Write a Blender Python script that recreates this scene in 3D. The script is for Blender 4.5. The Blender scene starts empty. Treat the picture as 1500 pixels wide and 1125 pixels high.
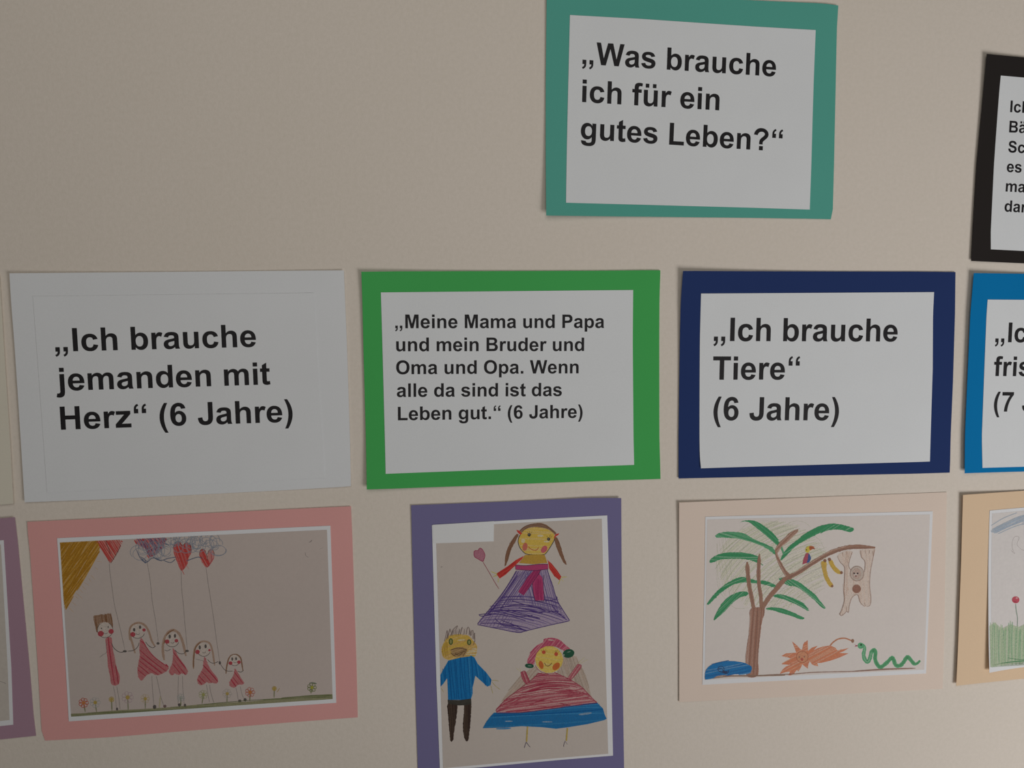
import bpy, math, random
from mathutils import Vector, Matrix
from mathutils.geometry import tessellate_polygon, delaunay_2d_cdt

sc = bpy.context.scene
COL = sc.collection
RNG = random.Random(7)
Z0 = 1.50            # height of the picture centre above the floor; the wall is the plane y = 0, the room is at y < 0

# ------------------------------------------------------------------ camera (solved from the A4 sheets)
F_PX, YAW, PITCH, ROLL, DIST = 1189.08, 0.1211007, 0.0701358, 0.0105027, 0.8007786
def _rot():
    cy, sy, cp, sp, cr, sr = math.cos(YAW), math.sin(YAW), math.cos(PITCH), math.sin(PITCH), math.cos(ROLL), math.sin(ROLL)
    Ry = Matrix(((cy, 0, sy), (0, 1, 0), (-sy, 0, cy)))
    Rx = Matrix(((1, 0, 0), (0, cp, -sp), (0, sp, cp)))
    Rz = Matrix(((cr, -sr, 0), (sr, cr, 0), (0, 0, 1)))
    return Rz @ Rx @ Ry
RT = _rot().transposed()                       # camera axes -> wall axes (x right, y up, z out of the wall)
A2W = Matrix(((1, 0, 0), (0, 0, -1), (0, 1, 0)))   # wall axes -> world axes
CAMW = RT @ Vector((0, 0, DIST))
def wall_point(px, py, h=0.0):
    """wall coordinates (x right, z up) of a spot read off the photograph, on a surface h metres proud of the wall"""
    d = RT @ Vector(((px-750)/F_PX, -(py-562.5)/F_PX, -1.0))
    t = (h-CAMW.z)/d.z
    return (CAMW.x+d.x*t, CAMW.y+d.y*t)

cam = bpy.data.cameras.new('camera'); co = bpy.data.objects.new('camera', cam); COL.objects.link(co)
cam.sensor_fit = 'HORIZONTAL'; cam.sensor_width = 36.0; cam.lens = 36.0*F_PX/1500.0; cam.clip_start = 0.01
M = (A2W @ RT).to_4x4(); M.translation = A2W @ CAMW + Vector((0, 0, Z0)); co.matrix_world = M
sc.camera = co

# ------------------------------------------------------------------ world, lights, exposure
w = bpy.data.worlds.new('room_light'); sc.world = w; w.use_nodes = True
w.node_tree.nodes['Background'].inputs[0].default_value = (1.0, .97, .92, 1); w.node_tree.nodes['Background'].inputs[1].default_value = 0.004
def area(name, pos, aim, size, power, color):
    l = bpy.data.lights.new(name, 'AREA'); l.shape = 'SQUARE'; l.size = size; l.energy = power; l.color = color
    o = bpy.data.objects.new(name, l); COL.objects.link(o)
    p = Vector((pos[0], -pos[2], Z0+pos[1])); a = Vector((aim[0], 0, Z0+aim[1]))
    o.location = p; o.rotation_euler = (a-p).to_track_quat('-Z', 'Y').to_euler()
area('window_light', (1.201, -.894, 1.165), (.967, 1.682), 0.85, 18.6, (1.0, .99, .985))     # daylight from low on the right
area('room_fill', (-.19, .656, 1.3), (0, 0), 1.4, 6.15, (1.0, .97, .905))                   # added soft fill standing for room light behind the camera, no fixture
sc.view_settings.view_transform = 'Standard'; sc.view_settings.look = 'None'
sc.view_settings.gamma = 1.0; sc.view_settings.exposure = 0.0; sc.view_settings.use_curve_mapping = False
sc.cycles.transparent_max_bounces = 48

# ------------------------------------------------------------------ materials
def new_mat(name):
    m = bpy.data.materials.new(name); m.use_nodes = True
    nt = m.node_tree; return m, nt, nt.nodes['Principled BSDF'], nt.nodes['Material Output']
def _coord(nt, scale=(1, 1, 1)):
    tc = nt.nodes.new('ShaderNodeTexCoord'); mp = nt.nodes.new('ShaderNodeMapping'); mp.inputs['Scale'].default_value = scale
    nt.links.new(tc.outputs['Object'], mp.inputs['Vector']); return mp.outputs['Vector']
def _noise(nt, vec, scale, detail=3, rough=.6):
    n = nt.nodes.new('ShaderNodeTexNoise'); n.inputs['Scale'].default_value = scale
    n.inputs['Detail'].default_value = detail; n.inputs['Roughness'].default_value = rough
    nt.links.new(vec, n.inputs['Vector']); return n.outputs['Fac']
def _ramp(nt, fac, c0, c1, p0=.3, p1=.7):
    r = nt.nodes.new('ShaderNodeValToRGB'); r.color_ramp.elements[0].position = p0; r.color_ramp.elements[1].position = p1
    r.color_ramp.elements[0].color = (*c0, 1); r.color_ramp.elements[1].color = (*c1, 1)
    nt.links.new(fac, r.inputs['Fac']); return r.outputs['Color']
def _bump(nt, bs, h, strength, dist):
    b = nt.nodes.new('ShaderNodeBump'); b.inputs['Strength'].default_value = strength; b.inputs['Distance'].default_value = dist
    nt.links.new(h, b.inputs['Height']); nt.links.new(b.outputs['Normal'], bs.inputs['Normal'])
def sc3(c, k): return tuple(min(1, x*k) for x in c)

def paper_mat(name, col, rough=.75, spec=.2, mottle=.02, bump=.12, scale=900):
    m, nt, bs, out = new_mat(name); v = _coord(nt)
    n = _noise(nt, v, scale, 4); n2 = _noise(nt, v, 14, 2)
    c = _ramp(nt, n, sc3(col, 1-mottle), sc3(col, 1+mottle))
    mx = nt.nodes.new('ShaderNodeMixRGB'); mx.blend_type = 'MULTIPLY'; mx.inputs['Fac'].default_value = 1
    nt.links.new(c, mx.inputs[1]); nt.links.new(_ramp(nt, n2, (.975, .975, .975), (1, 1, 1)), mx.inputs[2])
    nt.links.new(mx.outputs[0], bs.inputs['Base Color'])
    bs.inputs['Roughness'].default_value = rough; bs.inputs['Specular IOR Level'].default_value = spec
    _bump(nt, bs, n, bump, .0002); return m

def wall_mat():
    m, nt, bs, out = new_mat('painted_plaster'); v = _coord(nt)
    big = _noise(nt, v, 5, 3); mid = _noise(nt, v, 260, 4, .65); fine = _noise(nt, v, 900, 2)
    a = _ramp(nt, mid, (.765, .685, .598), (.815, .728, .645)); b = _ramp(nt, big, (.985, .985, .975), (1, 1, 1))
    mx = nt.nodes.new('ShaderNodeMixRGB'); mx.blend_type = 'MULTIPLY'; mx.inputs['Fac'].default_value = 1
    nt.links.new(a, mx.inputs[1]); nt.links.new(b, mx.inputs[2]); nt.links.new(mx.outputs[0], bs.inputs['Base Color'])
    ad = nt.nodes.new('ShaderNodeMath'); ad.operation = 'MULTIPLY_ADD'; ad.inputs[1].default_value = .35
    nt.links.new(fine, ad.inputs[0]); nt.links.new(mid, ad.inputs[2])
    bs.inputs['Roughness'].default_value = .8; bs.inputs['Specular IOR Level'].default_value = .15
    _bump(nt, bs, ad.outputs[0], .35, .0006); return m

_pc = {}
def pigment(col, cover=1.0, grain=.5, ang=0.0):
    """crayon, pencil or printed ink: pigment lying on paper; cover below 1 lets the paper show through the grain"""
    key = (tuple(round(x, 3) for x in col), cover, grain)
    if key in _pc: return _pc[key]
    if cover < .95:      # a thin coat takes light from the paper twice, so the thin pigment itself is lighter
        col = tuple(min(.95, c+(1-cover)*.8*min(1, max(0, (.85-cover)/.35))*b) for c, b in zip(col, (.68, .60, .54)))
    m, nt, bs, out = new_mat('crayon_%02x%02x%02x' % tuple(int(255*min(1, x)**.45) for x in col))
    v = _coord(nt)
    n = _noise(nt, v, 700, 3, .7)
    nt.links.new(_ramp(nt, n, sc3(col, .86), sc3(col, 1.14), .3, .7), bs.inputs['Base Color'])
    bs.inputs['Roughness'].default_value = .7; bs.inputs['Specular IOR Level'].default_value = .2
    if cover < .995:
        n2 = _noise(nt, v, 1500, 2, .6)
        mr = nt.nodes.new('ShaderNodeMapRange'); mr.inputs['From Min'].default_value = .3; mr.inputs['From Max'].default_value = .7
        mr.inputs['To Min'].default_value = max(0, cover-grain*.5); mr.inputs['To Max'].default_value = min(1, cover+grain*.5)
        nt.links.new(n2, mr.inputs['Value'])
        tr = nt.nodes.new('ShaderNodeBsdfTransparent'); mx = nt.nodes.new('ShaderNodeMixShader')
        nt.links.new(mr.outputs[0], mx.inputs[0]); nt.links.new(tr.outputs[0], mx.inputs[1]); nt.links.new(bs.outputs[0], mx.inputs[2])
        nt.links.new(mx.outputs[0], out.inputs['Surface'])
    _pc[key] = m; return m

def ink_mat():
    m, nt, bs, out = new_mat('black_toner'); v = _coord(nt)
    nt.links.new(_ramp(nt, _noise(nt, v, 1200, 2), (.011, .0095, .011), (.017, .015, .017)), bs.inputs['Base Color'])
    bs.inputs['Roughness'].default_value = .55; bs.inputs['Specular IOR Level'].default_value = .3; return m

WALL = wall_mat(); INK = ink_mat()
WHITE = (.80, .815, .83)
OFFICE = paper_mat('white_office_paper', WHITE)
PHOTO = paper_mat('white_print_paper', (.82, .815, .83))

# ------------------------------------------------------------------ mesh helpers
class MB:
    def __init__(s): s.v = []; s.f = []; s.mi = []; s.mats = []
    def slot(s, m):
        if m not in s.mats: s.mats.append(m)
        return s.mats.index(m)
    def add(s, vs, fs, m):
        o = len(s.v); k = s.slot(m); s.v += vs
        for f in fs: s.f.append([o+i for i in f]); s.mi.append(k)
    def build(s, name, parent=None, smooth=False):
        me = bpy.data.meshes.new(name); me.from_pydata(s.v, [], s.f)
        for m in s.mats: me.materials.append(m)
        me.polygons.foreach_set('material_index', s.mi)
        if smooth: me.polygons.foreach_set('use_smooth', [True]*len(s.f))
        me.update(); o = bpy.data.objects.new(name, me); COL.objects.link(o)
        if parent: o.parent = parent
        return o

# the wall: a slab seen from the room
wm = MB(); X0, X1, ZB, ZT = -3.2, 3.2, 0.0, 2.9
wm.add([(x, y, z) for y in (0, .12) for x in (X0, X1) for z in (ZB, ZT)],
       [(0, 2, 3, 1), (4, 5, 7, 6), (0, 1, 5, 4), (2, 6, 7, 3), (1, 3, 7, 5), (0, 4, 6, 2)], WALL)
wall = wm.build('wall_back'); wall['kind'] = 'structure'; wall['label'] = 'smooth warm beige painted wall behind all the sheets'

# ------------------------------------------------------------------ sheets of paper
def lerp(a, b, t): return (a[0]+(b[0]-a[0])*t, a[1]+(b[1]-a[1])*t)
def polyat(pl, t):
    L = [0]
    for a, b in zip(pl, pl[1:]): L.append(L[-1]+math.hypot(b[0]-a[0], b[1]-a[1]))
    d = t*L[-1]
    for i in range(len(pl)-1):
        if d <= L[i+1] or i == len(pl)-2:
            return lerp(pl[i], pl[i+1], (d-L[i])/max(1e-9, L[i+1]-L[i]))
def invbil(q, p):
    u = v = .5
    a, b, c, d = q                     # tl, tr, br, bl
    for _ in range(7):
        x = [(1-u)*(1-v)*a[k]+u*(1-v)*b[k]+u*v*c[k]+(1-u)*v*d[k]-p[k] for k in (0, 1)]
        du = [(1-v)*(b[k]-a[k])+v*(c[k]-d[k]) for k in (0, 1)]
        dv = [(1-u)*(d[k]-a[k])+u*(c[k]-b[k]) for k in (0, 1)]
        det = du[0]*dv[1]-du[1]*dv[0]
        if abs(det) < 1e-12: break
        u -= (x[0]*dv[1]-x[1]*dv[0])/det; v -= (du[0]*x[1]-du[1]*x[0])/det
    return u, v
MM = .001
class Sheet:
    """one mounted sheet: backing card, paper glued on it, and what is printed or drawn on that"""
    def __init__(s, name, label, cat, group, tl, tr, br, bl, lift):
        s.q = [wall_point(*p) if len(p) == 2 else (p[0], p[1]) for p in (tl, tr, br, bl)]
        s.lift = lift; s.n = 0
        cx = sum(p[0] for p in s.q)/4; cz = min(p[1] for p in s.q)
        s.org = Vector((cx, 0, Z0+cz))
        r = bpy.data.objects.new(name, None); COL.objects.link(r); r.location = s.org; r.empty_display_size = .02
        r['label'] = label; r['category'] = cat; r['group'] = group; s.root = r
    def h(s, x, z):
        u, v = invbil(s.q, (x, z)); u = min(1, max(0, u)); v = min(1, max(0, v)); l = s.lift
        return MM*(l.get('base', .5)
            + l.get('left', 0)*(1-u)**4 + l.get('right', 0)*u**5 + l.get('top', 0)*(1-v)**5 + l.get('bottom', 0)*v**5
            + l.get('tl', 0)*((1-u)*(1-v))**4 + l.get('tr', 0)*(u*(1-v))**4 + l.get('br', 0)*(u*v)**4 + l.get('bl', 0)*((1-u)*v)**4)
    def wp(s, px, py, up=0.0):
        x, z = wall_point(px, py, .001)
        for _ in range(2): x, z = wall_point(px, py, s.h(x, z)+up)
        return x, z
    def loc(s, x, z, up): return (x-s.org.x, -(s.h(x, z)+up), z+Z0-s.org.z)
    def at(s, px, py, up):
        x, z = s.wp(px, py, up); return s.loc(x, z, up)
    def panel(s, name, mat, top, right, bottom, left, up, thick, parent=None, extra=None, nu=26, nv=20, inwall=False):
        """a sheet with its four edges as polylines (top and bottom left to right, left and right top to bottom)"""
        cv = (lambda l: [p if inwall else s.wp(p[0], p[1], up) for p in l])
        T, R_, B, L = cv(top), cv(right), cv(bottom), cv(left)
        c00, c10, c11, c01 = T[0], T[-1], B[-1], B[0]
        g = []
        for j in range(nv+1):
            v = j/nv
            for i in range(nu+1):
                u = i/nu; t = polyat(T, u); b = polyat(B, u); l = polyat(L, v); r = polyat(R_, v)
                g.append(tuple((1-v)*t[k]+v*b[k]+(1-u)*l[k]+u*r[k]-((1-u)*(1-v)*c00[k]+u*(1-v)*c10[k]+u*v*c11[k]+(1-u)*v*c01[k]) for k in (0, 1)))
        ex = extra or (lambda u, v: 0)
        W_ = nu+1
        def lay(dz): return [s.loc(*g[j*W_+i], up+dz+ex(i/nu, j/nv)*MM) for j in range(nv+1) for i in range(W_)]
        A, Bk = lay(0), lay(-thick); fs = []
        for j in range(nv):
            for i in range(nu):
                a = j*W_+i; fs.append((a, a+W_, a+W_+1, a+1))
        m = MB(); m.add(A, fs, mat); m.add(Bk, [f[::-1] for f in fs], mat)
        ring = [i for i in range(nu)]+[j*W_+nu for j in range(nv)]+[nv*W_+i for i in range(nu, 0, -1)]+[j*W_ for j in range(nv, 0, -1)]
        K = len(ring); m.add([A[i] for i in ring]+[Bk[i] for i in ring], [(i, (i+1) % K, K+(i+1) % K, K+i) for i in range(K)], mat)
        o = m.build(name, parent or s.root); me = o.data; k = nu*nv*2
        me.polygons.foreach_set('use_smooth', [i < k for i in range(len(me.polygons))])
        return o

def tri_fill(contours):
    flat = [p for c in contours for p in c]
    t = tessellate_polygon([[Vector((p[0], p[1], 0)) for p in c] for c in contours])
    return flat, t
def up_tris(pts3, tris):
    out = []
    for a, b, c in tris:
        A, B, C = (Vector(pts3[i]) for i in (a, b, c)); n = (B-A).cross(C-A)
        out.append((a, b, c) if n.y < 0 else (a, c, b))
    return out

# ------------------------------------------------------------------ lettering (bold grotesque drawn here, 2048 units to the em)
ADV = dict(zip('abcdefghijlmnoprstuvz', (1139,1251,1139,1251,1139,682,1251,1251,569,569,569,1821,1251,1251,1251,797,1139,682,1251,1139,1024)))
ADV.update({'A':1479,'B':1479,'H':1479,'I':569,'J':1139,'L':1251,'M':1706,'O':1593,'P':1366,'S':1366,'T':1251,'W':1933,'6':1139,'7':1139,
            '(':682,')':682,'.':569,'„':1024,'“':1024,'?':1251,' ':569,'ü':1251,'ä':1139})
GL = {
'l':'M147 0H428V1466H147Z',
'i':'M147 0H428V1062H147Z|M147 1206H428V1466H147Z',
'j':'M147 1206H428V1466H147Z|M147 1062H428V60Q428 -148 401 -233Q374 -318 297 -375Q220 -431 101 -431Q58 -431 10 -424Q-38 -416 -94 -401L-45 -162Q-25 -166 -8 -168Q9 -170 24 -170Q67 -170 95 -151Q122 -133 134 -107Q147 -81 147 51Z',
'I':'M140 0H436V1466H140Z',
'h':'M147 1466H428V927Q564 1086 753 1086Q850 1086 928 1050Q1006 1014 1046 958Q1085 902 1099 834Q1114 766 1114 623V0H833V561Q833 728 817 773Q801 818 760 844Q720 871 659 871Q589 871 534 837Q479 803 453 734Q428 666 428 532V0H147Z',
'n':'M1112 0H831V542Q831 714 813 764Q795 815 754 843Q714 871 657 871Q584 871 526 831Q468 791 446 725Q425 659 425 481V0H144V1062H405V906Q544 1086 755 1086Q848 1086 925 1052Q1002 1019 1041 967Q1081 915 1096 849Q1112 783 1112 660Z',
'm':'M126 1062H385V917Q524 1086 716 1086Q818 1086 893 1044Q968 1002 1016 917Q1086 1002 1167 1044Q1248 1086 1340 1086Q1457 1086 1538 1038Q1619 991 1659 899Q1688 831 1688 679V0H1407V607Q1407 765 1378 811Q1339 871 1258 871Q1199 871 1147 835Q1095 799 1072 729Q1049 660 1049 510V0H768V582Q768 737 753 782Q738 827 706 849Q675 871 621 871Q556 871 504 836Q452 801 429 735Q407 669 407 516V0H126Z',
'u':'M847 0V159Q789 74 694 25Q600 -24 495 -24Q388 -24 303 23Q218 70 180 155Q142 240 142 390V1062H423V574Q423 350 438 299Q454 249 495 219Q536 190 599 190Q671 190 728 229Q785 269 806 327Q827 386 827 615V1062H1108V0Z',
'r':'M416 0H135V1062H396V911Q463 1018 516 1052Q570 1086 638 1086Q734 1086 823 1033L736 788Q665 834 604 834Q545 834 504 801Q463 769 439 684Q416 599 416 328Z',
'b':'M134 0V1466H415V938Q545 1086 723 1086Q917 1086 1044 945Q1171 805 1171 542Q1171 270 1041 123Q912 -24 727 -24Q636 -24 547 21Q459 67 395 156V0ZM413 554Q413 389 465 310Q538 198 659 198Q752 198 817 277Q883 357 883 528Q883 710 817 790Q751 871 648 871Q547 871 480 792Q413 714 413 554Z',
'p':'M139 1062H401V906Q452 986 539 1036Q626 1086 732 1086Q917 1086 1046 941Q1175 796 1175 537Q1175 271 1045 123Q915 -24 730 -24Q642 -24 570 11Q499 46 420 131V-404H139ZM417 549Q417 370 488 284Q559 199 661 199Q759 199 824 277Q889 356 889 535Q889 702 822 783Q755 864 656 864Q553 864 485 784Q417 705 417 549Z',
'g':'M121 -70L442 -109Q450 -165 479 -186Q519 -216 605 -216Q715 -216 770 -183Q807 -161 826 -112Q839 -77 839 17V172Q713 0 521 0Q307 0 182 181Q84 324 84 537Q84 804 212 945Q341 1086 532 1086Q729 1086 857 913V1062H1120V109Q1120 -79 1089 -172Q1058 -265 1002 -318Q946 -371 852 -401Q759 -431 616 -431Q346 -431 233 -338Q120 -246 120 -104Q120 -90 121 -70ZM372 553Q372 384 437 305Q503 227 599 227Q702 227 773 307Q844 388 844 546Q844 711 776 791Q708 871 604 871Q503 871 437 792Q372 714 372 553Z',
'c':'M1073 748L796 698Q782 781 732 823Q683 865 604 865Q499 865 436 792Q374 720 374 550Q374 361 437 283Q501 205 608 205Q688 205 739 250Q790 296 811 407L1087 360Q1044 170 922 73Q800 -24 595 -24Q362 -24 223 123Q85 270 85 530Q85 793 224 939Q363 1086 600 1086Q794 1086 908 1002Q1023 919 1073 748Z',
'e':'M762 338L1042 291Q988 137 871 56Q755 -24 580 -24Q303 -24 170 157Q65 302 65 523Q65 787 203 936Q341 1086 552 1086Q789 1086 926 929Q1063 773 1057 450H353Q356 325 421 255Q486 186 583 186Q649 186 694 222Q739 258 762 338ZM778 622Q775 744 715 807Q655 871 569 871Q477 871 417 804Q357 737 358 622Z',
'a':'M357 738L102 784Q145 938 250 1012Q355 1086 562 1086Q750 1086 842 1041Q934 997 971 928Q1009 860 1009 677L1006 349Q1006 209 1019 142Q1033 76 1070 0H792Q781 28 765 83Q758 108 755 116Q683 46 601 11Q519 -24 426 -24Q262 -24 167 65Q73 154 73 290Q73 380 116 450Q159 521 236 558Q314 596 460 624Q657 661 733 693V721Q733 802 693 836Q653 871 542 871Q467 871 425 841Q383 812 357 738ZM733 510Q679 492 562 467Q445 442 409 418Q354 379 354 319Q354 260 398 217Q442 174 510 174Q586 174 655 224Q706 262 722 317Q733 353 733 454Z',
's':'M48 303L330 346Q348 264 403 221Q458 179 557 179Q666 179 721 219Q758 247 758 294Q758 326 738 347Q717 367 644 384Q304 459 213 521Q87 607 87 760Q87 898 196 992Q305 1086 534 1086Q752 1086 858 1015Q964 944 1004 805L739 756Q722 818 674 851Q627 884 539 884Q428 884 380 853Q348 831 348 796Q348 766 376 745Q414 717 638 666Q863 615 952 541Q1040 466 1040 333Q1040 188 919 84Q798 -24 557 -24Q339 -24 212 65Q85 153 48 303Z',
't':'M634 1062V838H442V410Q442 280 447 258Q453 237 472 223Q491 209 519 209Q558 209 632 236L656 18Q558 -24 434 -24Q358 -24 297 1Q236 27 207 67Q179 108 168 177Q159 226 159 375V838H30V1062H159V1273L441 1437V1062Z',
'f':'M24 1062H180V1142Q180 1276 208 1342Q237 1408 313 1449Q390 1491 507 1491Q627 1491 742 1455L704 1259Q637 1275 575 1275Q514 1275 487 1246Q461 1218 461 1137V1062H671V841H461V0H180V841H24Z',
'z':'M32 0V219L430 676Q528 788 575 835Q526 832 446 831L71 829V1062H951V863L545 395L402 240Q519 247 547 247H982V0Z',
'W':'M359 0L9 1466H312L533 459L801 1466H1153L1410 442L1635 1466H1933L1577 0H1263L971 1096L680 0Z',
'L':'M157 0V1454H453V247H1189V0Z',
'H':'M150 0V1466H446V889H1026V1466H1322V0H1026V641H446V0Z',
'J':'M720 1466H1015V538Q1015 356 983 258Q940 130 827 52Q714 -25 529 -25Q312 -25 195 96Q78 218 77 453L356 485Q361 359 393 307Q441 228 539 228Q638 228 679 284Q720 341 720 519Z',
'M':'M145 0V1466H588L854 466L1117 1466H1561V0H1286V1154L995 0H710L420 1154V0Z',
'P':'M149 0V1466H624Q894 1466 976 1444Q1102 1411 1187 1300Q1272 1190 1272 1015Q1272 880 1223 788Q1174 696 1098 643Q1023 591 945 574Q839 553 638 553H445V0ZM445 1218V802H607Q782 802 841 825Q900 848 933 897Q967 946 967 1011Q967 1091 920 1143Q873 1195 801 1208Q748 1218 588 1218Z',
'B':'M150 1466H736Q910 1466 995 1451Q1081 1437 1148 1391Q1216 1345 1261 1268Q1306 1192 1306 1097Q1306 994 1250 908Q1195 822 1100 779Q1234 740 1306 646Q1378 552 1378 425Q1378 325 1331 230Q1285 136 1204 79Q1124 23 1006 10Q932 2 649 0H150ZM446 1222V883H640Q813 883 855 888Q931 897 974 940Q1018 984 1018 1055Q1018 1123 980 1165Q943 1208 869 1217Q825 1222 616 1222ZM446 639V247H720Q880 247 923 256Q989 268 1030 314Q1072 361 1072 439Q1072 505 1040 551Q1008 597 947 618Q887 639 685 639Z',
'O':'M89 724Q89 948 156 1100Q206 1212 292 1301Q379 1390 482 1433Q619 1491 798 1491Q1122 1491 1316 1290Q1511 1089 1511 731Q1511 376 1318 175Q1125 -25 802 -25Q475 -25 282 174Q89 374 89 724ZM394 734Q394 485 509 356Q624 228 801 228Q978 228 1091 355Q1205 483 1205 738Q1205 990 1094 1114Q984 1238 801 1238Q618 1238 506 1112Q394 987 394 734Z',
'T':'M478 0V1218H43V1466H1209V1218H774V0Z',
'S':'M74 477L362 505Q388 360 467 292Q547 224 682 224Q825 224 897 284Q970 345 970 426Q970 478 939 514Q909 551 833 578Q781 596 596 642Q358 701 262 787Q127 908 127 1082Q127 1194 190 1291Q254 1389 373 1440Q493 1491 662 1491Q938 1491 1077 1370Q1217 1249 1224 1047L928 1034Q909 1147 846 1196Q784 1246 659 1246Q530 1246 457 1193Q410 1159 410 1102Q410 1050 454 1013Q510 966 726 915Q942 864 1045 809Q1149 755 1207 660Q1266 566 1266 427Q1266 301 1196 191Q1126 81 998 27Q870 -26 679 -26Q401 -26 252 102Q103 231 74 477Z',
'6':'M1035 1111L763 1081Q753 1165 711 1205Q669 1245 602 1245Q513 1245 451 1165Q390 1085 374 832Q479 956 635 956Q811 956 936 822Q1062 688 1062 476Q1062 251 930 115Q798 -21 591 -21Q369 -21 226 151Q83 324 83 717Q83 1120 232 1298Q381 1476 619 1476Q786 1476 895 1382Q1005 1289 1035 1111ZM398 499Q398 362 461 287Q524 213 605 213Q683 213 735 274Q787 335 787 474Q787 617 731 683Q675 750 591 750Q510 750 454 686Q398 623 398 499Z',
'7':'M86 1204V1465H1046V1261Q927 1144 804 925Q681 707 617 460Q553 214 554 0H284Q291 304 409 619Q528 935 727 1204Z',
'(':'M611 -431H418Q265 -200 185 49Q105 298 105 531Q105 820 204 1078Q290 1302 422 1491H614Q477 1188 425 975Q374 763 374 525Q374 361 404 189Q435 17 488 -138Q523 -240 611 -431Z',
'.':'M147 0V281H428V0Z',
'?':'M741 395H485Q484 479 484 492Q484 611 524 690Q564 769 684 867Q804 966 828 997Q864 1046 864 1104Q864 1160 799 1203Q735 1247 626 1247Q521 1247 450 1187Q380 1127 353 1004L91 1036Q102 1212 241 1351Q381 1491 607 1491Q845 1491 986 1366Q1128 1242 1128 1077Q1128 985 1076 903Q1024 822 854 680Q766 607 744 563Q723 519 741 395Z|M485 0V281H766V0Z',
}
COMMA = 'M{0} 281H{1}V80Q{1} -42 {2} -112Q{3} -182 {4} -238Q{5} -293 {6} -325L{7} -209Q{8} -181 {9} -132Q{10} -83 {11} 0H{0}Z'
def _comma(dx): return COMMA.format(*[int(v+dx) for v in (136, 400, 382, 362, 308, 255, 168, 113, 193, 228, 262, 264)])
GL['„'] = _comma(-30)+'|'+_comma(450)
def parse(path):
    shapes = []
    import re
    for part in path.split('|'):
        cs = []; cur = None
        for cmd, args in re.findall(r'([MLHVQZ])([^MLHVQZ]*)', part):
            a = [float(x) for x in args.split()]
            if cmd == 'M': cur = [(a[0], a[1])]
            elif cmd == 'L': cur.append((a[0], a[1]))
            elif cmd == 'H': cur.append((a[0], cur[-1][1]))
            elif cmd == 'V': cur.append((cur[-1][0], a[0]))
            elif cmd == 'Q':
                p0 = cur[-1]; n = 5
                for i in range(1, n+1):
                    t = i/n; cur.append(((1-t)**2*p0[0]+2*t*(1-t)*a[0]+t*t*a[2], (1-t)**2*p0[1]+2*t*(1-t)*a[1]+t*t*a[3]))
            elif cmd == 'Z':
                if math.hypot(cur[0][0]-cur[-1][0], cur[0][1]-cur[-1][1]) < 1: cur.pop()
                cs.append(cur)
        shapes.append(cs)
    return shapes
_gc = {}
def glyph(ch):
    if ch in _gc: return _gc[ch]
    mir = lambda sh, f: [[[f(p) for p in c] for c in s] for s in sh]
    if ch == 'd': sh = mir(parse(GL['b']), lambda p: (1251-p[0], p[1]))
    elif ch == ')': sh = mir(parse(GL['(']), lambda p: (682-p[0], p[1]))
    elif ch == '“': sh = mir(parse(GL['„']), lambda p: (1000-p[0], 1166-p[1]))
    elif ch == 'ü': sh = parse(GL['u']+'|M255 1206H500V1466H255Z|M750 1206H995V1466H750Z')
    elif ch == 'ä': sh = parse(GL['a']+'|M210 1206H455V1466H210Z|M650 1206H895V1466H650Z')
    else: sh = parse(GL[ch])
    out = []
    for s in sh: out.append(tri_fill(s))
    _gc[ch] = out; return out
def text_line(S, parent, txt, left, right=None, em=None, angle=None, up=.45*MM):
    """left = pixel of the left ink edge on the baseline; right = same at the right end, or em (metres) + direction pixel"""
    x0, z0 = S.wp(*left, up)
    x1, z1 = S.wp(*(right or angle), up)
    total = sum(ADV[c] for c in txt)
    def ink(ch, side):
        xs = [p[0] for s in glyph(ch) for p in s[0]]; return min(xs) if side < 0 else max(xs)
    a = ink(txt[0], -1); b = total-ADV[txt[-1]]+ink(txt[-1], 1)
    L = math.hypot(x1-x0, z1-z0); ux, uz = (x1-x0)/L, (z1-z0)/L
    k = L/(b-a) if right else em/2048
    m = MB(); pen = -a
    for ch in txt:
        if ch != ' ':
            for pts, tris in glyph(ch):
                P = [S.loc(x0+((pen+p[0])*ux-p[1]*uz)*k, z0+((pen+p[0])*uz+p[1]*ux)*k, up) for p in pts]
                m.add(P, up_tris(P, tris), INK)
        pen += ADV[ch]
    o = m.build('text_line', parent)
    return k*2048

# ------------------------------------------------------------------ the sheets with text
def world_quad_from_left(tl, bl, w=.297, top=None):
    """remaining corners of a sheet that leaves the frame on the right (wall coordinates)"""
    a = wall_point(*tl); b = wall_point(*bl); t = wall_point(*top)
    d = math.hypot(t[0]-a[0], t[1]-a[1]); ux, uz = (t[0]-a[0])/d, (t[1]-a[1])/d
    return (a[0]+ux*w, a[1]+uz*w), (b[0]+ux*w, b[1]+uz*w)
def wpl(l): return [wall_point(*p) for p in l]
THK = .28*MM; UP1 = .32*MM
TXT = 'coloured cards with a printed sentence on white paper'

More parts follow.
